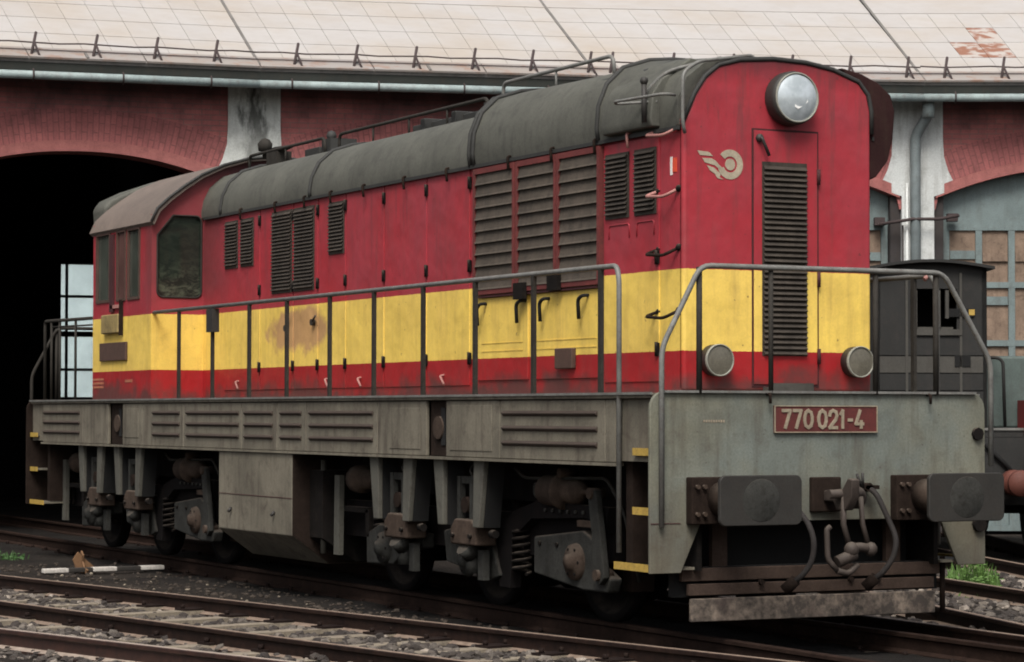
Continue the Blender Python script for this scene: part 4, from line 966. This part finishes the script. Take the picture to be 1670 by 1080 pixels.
# ---- handrails
for s in (-1, 1):
    x1 = -.55
    MB().tube(bend([(-11.24, s * 1.44, 2.57), (-.60, s * 1.44, 2.56), (x1, s * 1.45, 2.45), (x1, s * 1.45, .42)], .1), .021, 8).build('side_handrail', 'rail_tube', LO)
    for x in (-11.27, -10.36, -9.31, -8.24, -7.22, -6.14, -5.11, -4.05, -3.02, -1.96, -.85):
        MB().box(x - .022, x + .022, s * 1.425, s * 1.455, 1.6, 2.555).build('handrail_post', 'rail_post', LO)
    MB().box(-9.4, -9.22, s * 1.40, s * 1.48, 2.30, 2.545).build('handrail_clamp', 'lamp_dark', LO)
    MB().tube(bend([(-13.45, s * 1.44, 2.58), (-15.38, s * 1.44, 2.60), (-15.38, s * 1.44, 1.62)], .06), .021, 8).tube([(-13.45, s * 1.44, 2.50), (-15.05, s * 1.44, 2.52)], .012, 6).build('side_handrail', 'rail_post', LO)
    for x in (-15.1, -14.75, -14.1): MB().cyl((x, s * 1.44, 1.6), (x, s * 1.44, 2.58), .017, 6).build('handrail_post', 'rail_post', LO)
def endrail(x, mt, ps):
    MB().tube(bend([(x, -1.42, .63), (x, -1.42, 1.93), (x, -1.09, 2.54), (x, 1.09, 2.54), (x, 1.535, 1.86), (x, 1.535, 1.05)], .09), .021, 8).build('end_handrail', mt, LO)
    for y, s in ps: MB().cyl((x - .02, y, 1.6), (x - .02, y, 2.53), .019 * s, 8).build('handrail_post', 'rail_post', LO)
endrail(.03, 'rail_tube', ((-1.09, 1.2), (-.47, 1), (.47, 1.1), (1.03, 1.2))); endrail(-16.03, 'rail_post', ((-1.09, 1), (-.47, 1), (.47, 1), (1.06, 1)))
MB().tube(bend([(-.65, 1.40, 2.53), (-.65, 1.44, 2.56)], .03), .02, 8).build('handrail_joint', 'pink_tube', LO)
# ---- steps at the corners
for sx in (1, -1):
    for s in (-1, 1):
        def X(v): return v if sx == 1 else -16 - v
        MB().box(X(-.62), X(-.04), s * 1.08, s * 1.04, .30, 1.55).build('step_back_plate', 'bogie_grime', LO)
        MB().box(X(-.60), X(-.50), s * 1.36, s * 1.05, .34, 1.56).build('step_side_plate', 'rust', LO)
        for z, w_ in ((1.18, .30), (.745, .30), (.33, .58)):
            st_ = MB().box(X(-.04), X(-.04 - w_), s * 1.44, s * 1.1, z - .02, z).build('step', 'sill_paint', LO)
            MB().box(X(-.04), X(-.04 - w_), s * 1.441, s * 1.455, z - .035, z + .02).build('step_edge', 'step_yellow', LO)
        MB().box(X(-.04), X(-.60), s * 1.40, s * 1.42, 1.10, 1.56).build('corner_sheet', 'sill_paint', LO)
# ---- fuel tank
b = MB().prism([(-1.43, 1.055), (-1.43, .26), (-1.05, -.02), (1.05, -.02), (1.43, .26), (1.43, 1.055)], 0, -9.13, -7.10).build('fuel_tank', 'sill_paint', LO, bevel=.012)
MB().prism([(-1.425, 1.05), (-1.425, .265), (-1.05, -.012), (1.05, -.012), (1.425, .265), (1.425, 1.05)], 0, -7.095, -7.08).build('tank_end', 'rust', b)
for x in (-8.75, -7.55): MB().cyl((x, -1.43, .48), (x, -1.47, .44), .016, 6).build('drain_tap', 'lamp_dark', b)
MB().box(-9.13, -7.1, -1.434, -1.428, .62, .626).build('weld_seam', 'seam', b)
MB().prism([(-1.25, .9), (-1.25, .25), (-.9, .02), (.9, .02), (1.25, .25), (1.25, .9)], 0, -7.075, -6.75).build('battery_box', 'bogie_grime', LO)
MB().tube([(-6.85, -1.2, 1.0), (-6.85, -1.2, .1)], .03, 8).build('pipe', 'leg_paint', LO)
# ---- bogies
def bogie(cx, tagx):
    # shift: side details were laid out for the leading bogie (centre -3.95)
    o = cx + 3.95
    B = MB().box(cx - 2.75, cx + 2.55, -1.02, -.92, .28, .62).box(cx - 2.75, cx + 2.55, .92, 1.02, .28, .62).box(cx - .3, cx + .3, -.95, .95, .2, .6)
    for s in (-1, 1): B.prism([(-3.2 + o, .0), (-3.0 + o, .0), (-2.95 + o, .42), (-2.62 + o, .59), (-1.67 + o, .63), (-1.4 + o, .5), (-1.3 + o, .72), (-2.51 + o, .74), (-2.95 + o, .64), (-3.25 + o, .44)], 1, s * 1.02, s * 1.12)
    B = B.build('bogie_frame', 'wheel_black', LO)
    for dx in (-2, 0, 2):
        for s in (-1, 1):
            W_ = MB().lathe((cx + dx, s * .71, RZ + .50), 1, [(-.06 * 1, .0), (-.06, .50), (-.05, .50), (.05, .505), (.05, .43), (.0, .40), (.0, .16), (.06, .14), (.06, 0)] if s > 0 else [(.06, 0), (.06, .50), (.05, .50), (-.05, .505), (-.05, .43), (0, .40), (0, .16), (-.06, .14), (-.06, 0)], 32).build('wheel', 'wheel_black', B)
        MB().cyl((cx + dx, -.7, RZ + .5), (cx + dx, .7, RZ + .5), .09, 10).build('axle', 'bogie_grime', B)
    for s in (-1, 1):
        # axle-box arms (grey plates seen below the legs)
        for poly, m_ in (([(-2.52, .45), (-1.68, .53), (-1.52, .47), (-1.49, .28), (-1.23, .17), (-1.28, .06), (-1.68, .06), (-2.52, .15)], 0),
                     ([(-4.25, .43), (-3.79, .5), (-3.31, .39), (-3.14, .09), (-3.31, .04), (-4.19, .16)], 0),
                     ([(-5.94, .33), (-5.64, .43), (-4.67, .38), (-4.67, .25), (-5.06, .2), (-5.33, .07), (-5.93, .05)], 0)):
            MB().prism([(a + o, c) for a, c in poly], 1, s * 1.03, s * 1.15).build('axle_box_arm', 'casting_grey', B, bevel=.02)
        for x, z in ((-1.78, .28), (-5.5, .22), (-3.72, .2)):
            MB().lathe((x + o, s * 1.15, z), 1, [(0, .15), (s * .04, .14), (s * .05, .07), (s * .09, .06), (s * .095, 0)] if s > 0 else [(s * .095, 0), (s * .09, .06), (s * .05, .07), (s * .04, .14), (0, .15)], 16).build('axle_box', 'casting_brown' if x > -2 else 'casting_grey', B)
            for a in range(6): MB().cyl((x + o + .11 * math.cos(a * 1.047), s * 1.15, z + .11 * math.sin(a * 1.047)), (x + o + .11 * math.cos(a * 1.047), s * 1.2, z + .11 * math.sin(a * 1.047)), .013, 6).build('bolt', 'bogie_grime', B)
        # coil springs
        for x in (-3.55, -5.05, -5.75, -2.9):
            P = [(x + o + .075 * math.cos(i * .7), s * 1.06 + .075 * math.sin(i * .7), .12 + i * .0068) for i in range(56)]
            MB().tube(P, .017, 5).build('coil_spring', 'bogie_grime', B)
        # brake cylinder, lever and hanger
        MB().lathe((-2.42 + o, s * 1.10, .83), 0, [(0, 0), (0, .08), (.06, .125), (.34, .135), (.35, .155), (.39, .155), (.40, .09), (.60, .10), (.66, .05), (.67, .022), (.9, .022), (.9, 0)], 16).build('brake_cylinder', 'casting_brown', B)
        MB().tube(bend([(-2.4 + o, s * 1.12, .86), (-2.56 + o, s * 1.12, .88), (-2.56 + o, s * 1.12, .78), (-2.4 + o, s * 1.12, .76)], .05), .016, 6).build('air_pipe', 'casting_grey', B)
        MB().prism([(-1.52 + o, .86), (-1.38 + o, .86), (-1.30 + o, .5), (-1.24 + o, .18), (-1.32 + o, .12), (-1.42 + o, .2), (-1.44 + o, .5)], 1, s * 1.14, s * 1.2).build('brake_lever', 'casting_grey', B, bevel=.012)
        MB().cyl((-1.45 + o, s * 1.08, .83), (-1.45 + o, s * 1.22, .83), .045, 10).cyl((-1.33 + o, s * 1.08, .2), (-1.33 + o, s * 1.23, .2), .045, 10).box(-1.75 + o, -1.40 + o, s * 1.1, s * 1.16, .56, .61).build('brake_pin', 'casting_brown', B)
        MB().box(-1.62 + o, -1.46 + o, s * .62, s * .82, .05, .45).build('brake_block', 'rust', B)
        MB().tube(bend([(-2.9 + o, s * 1.13, 1.0), (-2.7 + o, s * 1.14, .92), (-1.3 + o, s * 1.14, .95), (-1.1 + o, s * 1.1, .7), (-1.12 + o, s * .95, .15)], .08), .014, 6).build('sand_pipe', 'casting_grey', B)
        MB().tube(bend([(-4.4 + o, s * 1.0, .95), (-4.2 + o, s * 1.1, .8), (-4.15 + o, s * 1.1, .3), (-4.25 + o, s * .9, .02)], .08), .016, 6).build('sand_pipe', 'casting_grey', B)
        MB().cyl((-1.98 + o, s * 1.05, .98), (-1.98 + o, s * 1.2, .98), .04, 8).box(-2.3 + o, -1.9 + o, s * 1.05, s * 1.1, .64, .74).build('bracket', 'casting_brown', B)
        for q in range(6): MB().cyl((-2.35 + .13 * q + o, s * 1.12, .67), (-2.35 + .13 * q + o, s * 1.14, .67), .016, 6).build('bolt', 'casting_grey', B)
        for q in (-2.4, -2.1): MB().cyl((q + o, s * 1.15, .4), (q + o, s * 1.165, .4), .02, 6).build('bolt', 'bogie_grime', B)
        # second cylinder at the inner end and sand pipe
        MB().lathe((-6.25 + o, s * 1.10, .83), 0, [(0, 0), (0, .13), (.16, .135), (.17, .1), (.35, .09), (.4, .03), (.55, .03), (.55, 0)], 14).build('brake_cylinder', 'casting_brown', B)
        MB().prism([(-6.6 + o, .86), (-6.48 + o, .86), (-6.5 + o, .1), (-6.62 + o, .1)], 1, s * 1.14, s * 1.19).build('brake_lever', 'leg_paint', B)
        MB().box(-6.45 + o, -5.9 + o, s * 1.1, s * 1.15, .52, .57).box(-5.95 + o, -5.87 + o, s * 1.1, s * 1.15, .3, .55).build('linkage', 'bogie_grime', B)
        # hanger legs with rocker casting between
        for x0, x1 in ((-5.30, -4.35), (-3.93, -2.93)):
            x0 += o; x1 += o
            for a0, a1, b0, b1 in ((x0, x0 + .20, x0 + .10, x0 + .20), (x1 - .20, x1, x1 - .22, x1 - .10)):
                MB().prism([(a0, 1.08), (a1, 1.08), (b1, .50), (b0, .50)], 1, s * 1.35, s * 1.40).build('hanger_leg', 'leg_paint', B, bevel=.008)
                MB().prism([(a0 + .02, 1.08), (a1 - .0, 1.08), (b1 - .0, .50), (b0 + .02, .50)], 1, s * 1.20, s * 1.349).build('hanger_web', 'black_void', B)  # web coloured black to stand in for shade behind the leg
            xm = (x0 + x1) / 2
            MB().tube(bend([(xm + .05, s * 1.25, 1.05), (xm + .02, s * 1.3, .97), (xm + .12, s * 1.3, .9), (xm + .1, s * 1.25, .75)], .04), .012, 5).build('air_pipe', 'casting_grey', B)
            for q in (-.17, .17): MB().cyl((xm + q, s * 1.36, .42), (xm + q, s * 1.385, .42), .022, 6).build('bolt', 'bogie_grime', B)
            MB().prism([(xm - .24, .34), (xm + .26, .34), (xm + .26, .50), (xm + .15, .56), (xm - .16, .56), (xm - .24, .48)], 1, s * 1.16, s * 1.36).build('rocker_casting', 'casting_brown', B, bevel=.02)
            MB().box(xm - .16, xm - .10, s * 1.28, s * 1.33, .56, .92).box(xm + .08, xm + .14, s * 1.28, s * 1.33, .56, .90).box(xm - .16, xm + .14, s * 1.27, s * 1.32, .86, .92).build('link', 'casting_grey', B)
            MB().cyl((xm, s * 1.2, .68), (xm, s * 1.34, .68), .07, 10).build('pin', 'rust', B)
            MB().cyl((xm - .02, s * 1.24, .27), (xm - .02, s * 1.32, .34), .10, 12).cyl((xm - .02, s * 1.24, .1), (xm - .02, s * 1.24, .3), .07, 10).box(xm + .1, xm + .2, s * 1.2, s * 1.26, .05, .3).build('damper', 'casting_grey', B)
            MB().cyl((x0 - .0, s * 1.3, .52), (x0 + .06, s * 1.3, .52), .03, 8).cyl((x1 - .06, s * 1.3, .45), (x1 + .02, s * 1.3, .45), .035, 8).build('bolt', 'bogie_grime', B)
    return B
bogie(-3.95, 0); bogie(-12.75, 0)
# ---- buffers, coupling, hoses, plough
for x0, sx in ((0, 1), (-16, -1)):
    for y in (-.94, .865):
        def X(v): return x0 + sx * v
        B = MB().box(X(.0), X(.09), y - .26, y + .19, .645, .99).build('buffer', 'rust', LO, bevel=.01)
        MB().cyl((X(.09), y, .83), (X(.40), y, .83), .13, 20).cyl((X(.38), y, .83), (X(.60), y, .83), .095, 20).build('shank', 'casting_brown', B)
        hd = MB(); P = [(y + a, z) for a, z in rounded(-.345, .345, .655, 1.015, .05, 4)]; hd.prism(P, 0, X(.585), X(.62)); hd.build('buffer_head', 'buffer_steel', B, bevel=.008)
        MB().lathe((X(.620), y, .835), 0, [(sx * .0, .155), (sx * .003, .15), (sx * .004, .0)] if sx > 0 else [(sx * .004, 0), (sx * .003, .15), (0, .155)], 24).build('contact_patch', 'casting_grey', B)
        for dy in (-.22, -.16): MB().cyl((X(.09), y + dy, .72), (X(.12), y + dy, .72), .018, 6).cyl((X(.09), y + dy, .92), (X(.12), y + dy, .92), .018, 6).build('bolt', 'casting_brown', B)
HK = MB().box(0, .05, -.13, .13, .72, .98).build('draw_hook', 'rust', LO, bevel=.01)
MB().prism([(.05, .88), (.30, .90), (.37, .98), (.43, .97), (.42, .84), (.34, .74), (.22, .74), (.18, .80), (.05, .80)], 1, -.035, .04).build('hook', 'coupling_steel', HK, bevel=.012)
MB().cyl((.28, -.14, .86), (.28, .16, .86), .035, 10).build('pin', 'coupling_steel', HK)
MB().lathe((.22, .135, .83), 0, [(-.03, 0), (-.03, .085), (.03, .085), (.03, 0)], 14).build('eye', 'coupling_steel', HK)
CP = MB().tube([(.30, -.02, .84), (.31, -.03, .64), (.32, 0.02, .46)], .022, 8).tube([(.30, .13, .84), (.31, .14, .64), (.33, .17, .50)], .020, 8)
CP.tube(bend([(.30, -.14, .62), (.30, -.17, .6), (.31, -.17, .38), (.33, -.10, .30)], .04), .022, 8).tube(bend([(.33, .02, .46), (.35, .10, .47), (.34, .22, .44)], .05), .035, 8)
CP.cyl((.33, -.10, .36), (.34, .05, .42), .045, 10).ball((.34, .19, .45), .055, 10).ball((.34, .02, .45), .06, 10).tube(bend([(.33, -.1, .3), (.33, .0, .27), (.33, .08, .34)], .04), .025, 8)
CP.build('screw_coupling', 'coupling_steel', HK)
for pts_, tap in (([(.10, -.34, .78), (.26, -.31, .66), (.32, -.29, .52), (.30, -.30, .36), (.24, -.36, .25), (.16, -.40, .20)], 0), ([(.05, .36, .90), (.14, .38, .86), (.20, .43, .70), (.28, .47, .52), (.27, .45, .38), (.22, .38, .26), (.14, .33, .20)], 1)):
    B = MB().tube(bend(pts_, .08, 3), .022, 10).build('brake_hose', 'hose_rubber', LO)
    p_ = pts_[-1]; MB().cyl((p_[0] - .03, p_[1] - .03, p_[2] - .05), (p_[0] + .03, p_[1] + .03, p_[2] + .03), .045, 10).build('coupling_head', 'rust', B)
    if tap: MB().cyl((0, .35, .90), (.10, .35, .90), .035, 10).box(.06, .10, .26, .44, .885, .915).build('tap', 'rust', B); MB().tube([(.1, .28, .90), (.12, .22, 1.0)], .012, 6).tube([(.1, .29, .90), (.12, .27, 1.01)], .012, 6).build('tap_lever', 'lamp_dark', B)
# plough beams below the end plate
PX = -.15
for y in (-.80, .76): MB().box(PX - .08, PX - .03, y - .065, y + .065, .26, .72).build('plough_stay', 'plough_rust', LO)
MB().box(PX, PX + .05, -1.17, 1.14, .22, .315).build('plough_beam', 'plough_rust', LO, bevel=.006)
MB().box(PX + .02, PX + .06, -1.12, 1.08, .115, .20).build('plough_beam', 'plough_rust', LO, bevel=.006)
MB().box(PX - .1, PX - .02, -1.2, 1.16, .1, .32).build('plough_backing', 'black_void', LO)
MB().box(PX + .06, PX + .10, -1.12, 1.06, -.075, .095).build('plough_board', 'plough_board', LO, bevel=.008)
MB().box(PX + .055, PX + .065, 1.062, 1.08, -.06, .09).build('red_marker', 'bright_red', LO)
for y in (-.5, -.25, .3, .55): MB().cyl((PX + .05, y, .2), (PX + .09, y, .2), .022, 6).build('bolt', 'rust', LO)
MB().cyl((PX + .0, 1.2, .35), (PX + .0, 1.2, -.08), .022, 8).build('guard_iron', 'rust', LO)
MB().box(-.5, -.35, -1.0, 1.0, .1, 1.5).build('inner_bulkhead', 'black_void', LO)
MB().cyl((-.02, 1.43, .60), (.04, 1.43, .60), .06, 8).cyl((-.02, 1.42, 1.30), (.03, 1.42, 1.30), .05, 8).build('jack_boss', 'bogie_grime', LO)

# ================================================================ WAGON on the right with a brakeman's cabin
axis = Vector((1.73, -.77, 0)).normalized()
WG = empty('goods_wagon', (-10.6, 8.6, RZ), "black wagon cabin with a curved roof and green body behind the locomotive's front right corner", 'wagon', rz=math.atan2(fh.y, fh.x) - math.pi / 2)
WM = WORLD[WG.name]   # local x to the right in the photograph, local y away from the camera
cabc = CAM + FW * 0
def lw(px, D_): # lateral metres in wagon frame for a lateral angle at depth D_
    wpt = C0 + fh * D_ + rh * ((px - 835) * D_ / 4211); return (WM.inverted() @ wpt)
q0 = lw(1428, 31); q1 = lw(1610, 31); xa, xb, yw = q0.x, q1.x, q0.y
ZR = RZ
def wb(b, name, mat, parent=WG, bevel=0): return b.build(name, mat, parent, bevel, Mx=WM)
h = -RZ   # local z offset: local 0 = rail top
xm = (xa + xb) / 2
def Zl(z): return z + h
cabn = MB(); w0, w1 = xa, xb
cabn.box(w0, w0 + .42, yw, yw + .06, Zl(1.3), Zl(3.22)).box(w1 - .36, w1, yw, yw + .06, Zl(1.3), Zl(3.22)).box(w0 + .42, w1 - .36, yw, yw + .06, Zl(2.96), Zl(3.25)).box(w0 + .42, w1 - .36, yw, yw + .06, Zl(1.3), Zl(2.42))
cabn.box(w0, w0 + .06, yw, yw + 1.2, Zl(1.3), Zl(3.2)).box(w1 - .06, w1, yw, yw + 1.2, Zl(1.3), Zl(3.2)).box(w0, w1, yw + 1.14, yw + 1.2, Zl(1.3), Zl(3.2))
cabn = wb(cabn, 'cabin', 'wagon_black')
for i in range(5): wb(MB().box(w0 + .05, w1 - .05, yw - .012, yw - .003, Zl(1.32 + i * .21), Zl(1.32 + i * .21 + .195)), 'plank', 'wagon_grey' if i in (3,) else 'wagon_black', cabn)
wb(MB().box(w1 - .33, w1 - .30, yw - .02, yw - .002, Zl(1.3), Zl(3.15)), 'batten', 'wagon_grey', cabn); wb(MB().box(w0 + .36, w0 + .39, yw - .02, yw - .002, Zl(1.3), Zl(3.15)), 'batten', 'wagon_grey', cabn)
wb(MB().box(w0 + .44, w1 - .4, yw + .03, yw + .04, Zl(1.95), Zl(2.5)), 'cabin_panel', 'wagon_grey', cabn)
wb(MB().box(w0 + .42, w1 - .30, yw - .03, yw - .002, Zl(2.40), Zl(2.47)), 'ledge', 'wagon_grey', cabn)
wb(MB().box(w0 + .44, w0 + .50, yw - .02, yw + .04, Zl(2.50), Zl(2.94)).box(w0 + .70, w0 + .78, yw - .02, yw + .04, Zl(2.50), Zl(2.94)).box(w0 + .84, w0 + .88, yw - .02, yw + .04, Zl(2.6), Zl(2.94)), 'window_frame', 'wagon_grey', cabn)
wb(MB().box(w0 + .88, w1 - .16, yw - .02, yw - .003, Zl(2.62), Zl(2.72)).box(w0 + .95, w1 - .2, yw - .02, yw - .003, Zl(2.02), Zl(2.16)), 'opening', 'black_void', cabn)
wb(MB().box(w1 - .22, w1 - .15, yw - .025, yw - .004, Zl(2.64), Zl(2.71)), 'handle_plate', 'step_yellow', cabn)
pr = [(w0 - .08 + (w1 - w0 + .16) * i / 14, Zl(3.19) + .085 * math.sin(math.pi * i / 14)) for i in range(15)]
wb(MB().prism(pr + [(a, c + .035) for a, c in reversed(pr)], 1, yw - .12, yw + 1.3), 'cabin_roof', 'wagon_black', cabn)
g = MB().prism([(w0, Zl(3.18))] + [(min(max(a, w0), w1), c - .001) for a, c in pr[1:-1]] + [(w1, Zl(3.18))], 1, yw + .001, yw + .055); wb(g, 'cabin_gable', 'wagon_black', cabn)
wb(MB().box(w0 - .6, w0 - .02, yw + .1, yw + 1.2, Zl(1.3), Zl(2.0)), 'low_side', 'wagon_black')
wb(MB().box(w1 - .3, w1 + 2.2, yw + .35, yw + 6, Zl(1.28), Zl(2.16)), 'wagon_body', 'wagon_green', bevel=.04)
wb(MB().tube(bend([(w1 + .02, yw + .2, Zl(2.14)), (w1 + .22, yw + .15, Zl(2.13)), (w1 + .24, yw + .15, Zl(1.3))], .1), .02, 8), 'grab_rail', 'wagon_black')
wb(MB().box(w0 - .4, w1 + 2.0, yw - .1, yw + 7, Zl(1.18), Zl(1.28)).box(w0 - .4, w1 + 2.0, yw - .11, yw - .09, Zl(1.25), Zl(1.285)), 'floor_beam', 'wagon_black')
wb(MB().box(w0 - .4, w1 + 2.0, yw - .112, yw - .102, Zl(1.262), Zl(1.29)), 'edge_strip', 'rail_tube')
tc_ = (w0 - .4 + w1 + 2.0) / 2
for s_ in (-1, 1): wb(MB().box(tc_ + s_ * 1.0 - .07, tc_ + s_ * 1.0 + .07, yw + .0, yw + 6.9, Zl(.78), Zl(1.175)), 'sole_bar', 'wagon_black')
wb(MB().box(w0 - .4, w1 + 2.0, yw - .12, yw + .02, Zl(.72), Zl(1.175)), 'headstock', 'wagon_black')
wb(MB().box(tc_ - .6, tc_ + .9, yw + .4, yw + 6.5, Zl(.35), Zl(1.16)), 'underframe', 'wagon_black')
wb(MB().box(tc_ - 1.3, tc_ - .2, yw + .5, yw + 1.1, Zl(.25), Zl(.95)), 'brake_gear', 'bogie_grime')
wb(MB().box(w1 + .42, w1 + .6, yw - .2, yw + .3, Zl(1.22), Zl(1.62)), 'red_box', 'bright_red')
wb(MB().tube([(w1 - .05, yw - .16, Zl(1.1)), (w1 + .28, yw - .16, Zl(.75))], .03, 6), 'brace', 'black_void')
for bx in (tc_ - .87, tc_ + .87, w1 + .27):
    bf = wb(MB().lathe((bx, yw - .72, Zl(.64) + 0.0), 1, [(0, 0), (0, .15), (.05, .16), (.06, .10), (.30, .10), (.31, .15), (.62, .155), (.62, 0)], 20), 'coupling_drum' if bx == w1 + .27 else 'buffer', 'buffer_red' if bx == w1 + .27 else 'wagon_black')
wb(MB().box(w1 + .05, w1 + .5, yw - .13, yw - .06, Zl(.44), Zl(.85)), 'buffer_plate', 'wagon_black')
wb(MB().tube(bend([(w1 + .50, yw - .12, Zl(1.2)), (w1 + .42, yw - .35, Zl(.95)), (w1 + .46, yw - .32, Zl(.35))], .2, 5), .035, 8), 'hose', 'rust')
for yy in (1.6, 5.2):
    ax = wb(MB().cyl((tc_ - .8, yw + yy, .50), (tc_ + .8, yw + yy, .50), .08, 10), 'axle', 'wagon_black')
    for s_ in (-1, 1): wb(MB().lathe((tc_ + s_ * .72, yw + yy, .50), 0, [(-.06, 0), (-.06, .50), (.05, .51), (.05, 0)], 28), 'wheel', 'wagon_black', ax)
for s_ in (-1, 1):
    a_, b_ = WM @ Vector((tc_ + s_ * .75, yw - 1.5, 0)), WM @ Vector((tc_ + s_ * .75, yw + 8.5, 0))
    if s_ < 0: WT = empty('railway_track', (a_.x, a_.y, RZ - .16), 'short stretch of track under the black wagon with the cabin', 'track')
    rail_mesh((a_.x, a_.y), (b_.x, b_.y), 'dull_rail', WT)
a_, b_ = WM @ Vector((tc_, yw - 1.5, 0)), WM @ Vector((tc_, yw + 8.5, 0))
sleepers(WT, (a_.x, a_.y), (b_.x, b_.y), .3, 9.5, 1.25, mat='chair_iron')

# ================================================================ small things on the ground
def clump(name, x, y, n_, h_, sp, mat, label, seed):
    rg = random.Random(seed); b = MB(); z0 = gh(x, y) - .01
    for i in range(n_):
        a = rg.uniform(0, 6.28); rr = sp * rg.random() ** .7; bx, by = x + rr * math.cos(a), y + rr * math.sin(a); hh = h_ * rg.uniform(.45, 1.05) * (1 - .5 * rr / sp)
        lx, ly = rg.uniform(-.35, .35) * hh, rg.uniform(-.35, .35) * hh; wv = rg.uniform(.004, .010); ca, sa = math.cos(a) * wv, math.sin(a) * wv
        b.add([(bx - ca, by - sa, z0), (bx + ca, by + sa, z0), (bx + lx * .4 + ca, by + ly * .4 + sa, z0 + hh * .6), (bx + lx * .4 - ca, by + ly * .4 - sa, z0 + hh * .6), (bx + lx, by + ly, z0 + hh)], [(0, 1, 2, 3), (3, 2, 4)])
        if rg.random() < .5:
            zz = z0 + hh * rg.uniform(.3, .8); q = rg.uniform(.015, .035); b.add([(bx, by, zz), (bx + q, by + q * .5, zz + q * .4), (bx + q * 1.8, by + q, zz), (bx + q, by - q * .3, zz)], [(0, 1, 2, 3)])
    return tag(b.build(name, mat), label, 'weed')
clump('weed', -5.85, 5.75, 260, .42, .30, 'weed', "bright green tuft of weeds behind the locomotive's front right corner", 1)
clump('weed', -4.6, 5.0, 60, .2, .3, 'weed', 'thin yellow green weeds to the right of the bright tuft', 2)
clump('weed', 1.2, .95, 30, .16, .08, 'weed', 'small weed sprouting between the rails at the lower right', 3)
clump('weed', -15.2, -2.05, 120, .18, .35, 'weed_dark', "leafy green weed by the locomotive's rear left wheels", 4)
clump('weed', -17.5, -3.4, 200, .18, .9, 'weed_dark', 'dark straggling weeds at the far left by the shed gateway', 5)
# striped pole lying in the gravel
p0, p1 = Vector((-12.10, -2.42, -.33)), Vector((-12.25, -.95, -.33)); d_ = p1 - p0
SP = empty('striped_pole', tuple(p0), 'white and black striped marker post lying on the gravel left of the bogies', 'marker post')
for i in range(5): a, b_ = p0 + d_ * (i / 5), p0 + d_ * ((i + 1) / 5 - .002); MB().box(0, d_.length / 5 - .003, -.05, .05, -.025, .025).build('stripe', 'lamp_dark' if i % 2 else 'white_bar', SP, bevel=.008, Mx=Matrix.Translation(a) @ Matrix.Rotation(math.atan2(d_.y, d_.x), 4, 'Z'))
pc = MB().prism([(-12.35, -.37), (-12.05, -.37), (-12.02, -.33), (-12.16, -.30), (-12.22, -.24), (-12.2, -.17), (-12.27, -.12), (-12.33, -.2)], 1, -1.93, -1.91).prism([(-1.98, -.36), (-1.80, -.36), (-1.78, -.30), (-1.9, -.20), (-1.97, -.13), (-2.03, -.22)], 0, -12.26, -12.24); tag(pc.build('scrap_of_wood', 'wood_scrap'), 'orange brown scrap of wood sticking up over the striped post', 'scrap')
pc = MB().prism([(-12.2, -.37), (-12.05, -.37), (-12.02, -.31), (-12.1, -.27), (-12.2, -.3)], 1, -3.02, -2.94); tag(pc.build('blue_scrap', 'blue_scrap'), 'bright blue bit of rubbish at the left edge of the gravel', 'rubbish')
rg = random.Random(4)
stones('gravel', band(-13, -6, lambda x: lineA(x) + .1, lambda x: -1.3), 55, .012, .035, 'sleeper', 'scattered pale chips and litter on the dark gravel', 'litter', 11)
for x, y, s in ((-2.4, 2.75, .32),):
    b = MB().prism([(x - .35, y - .05), (x + .3, y - .12), (x + .34, y - .02), (x - .3, y + .06)], 2, -.36, -.30); tag(b.build('plank', 'rust'), 'reddish broken plank lying right of the snow plough', 'plank')
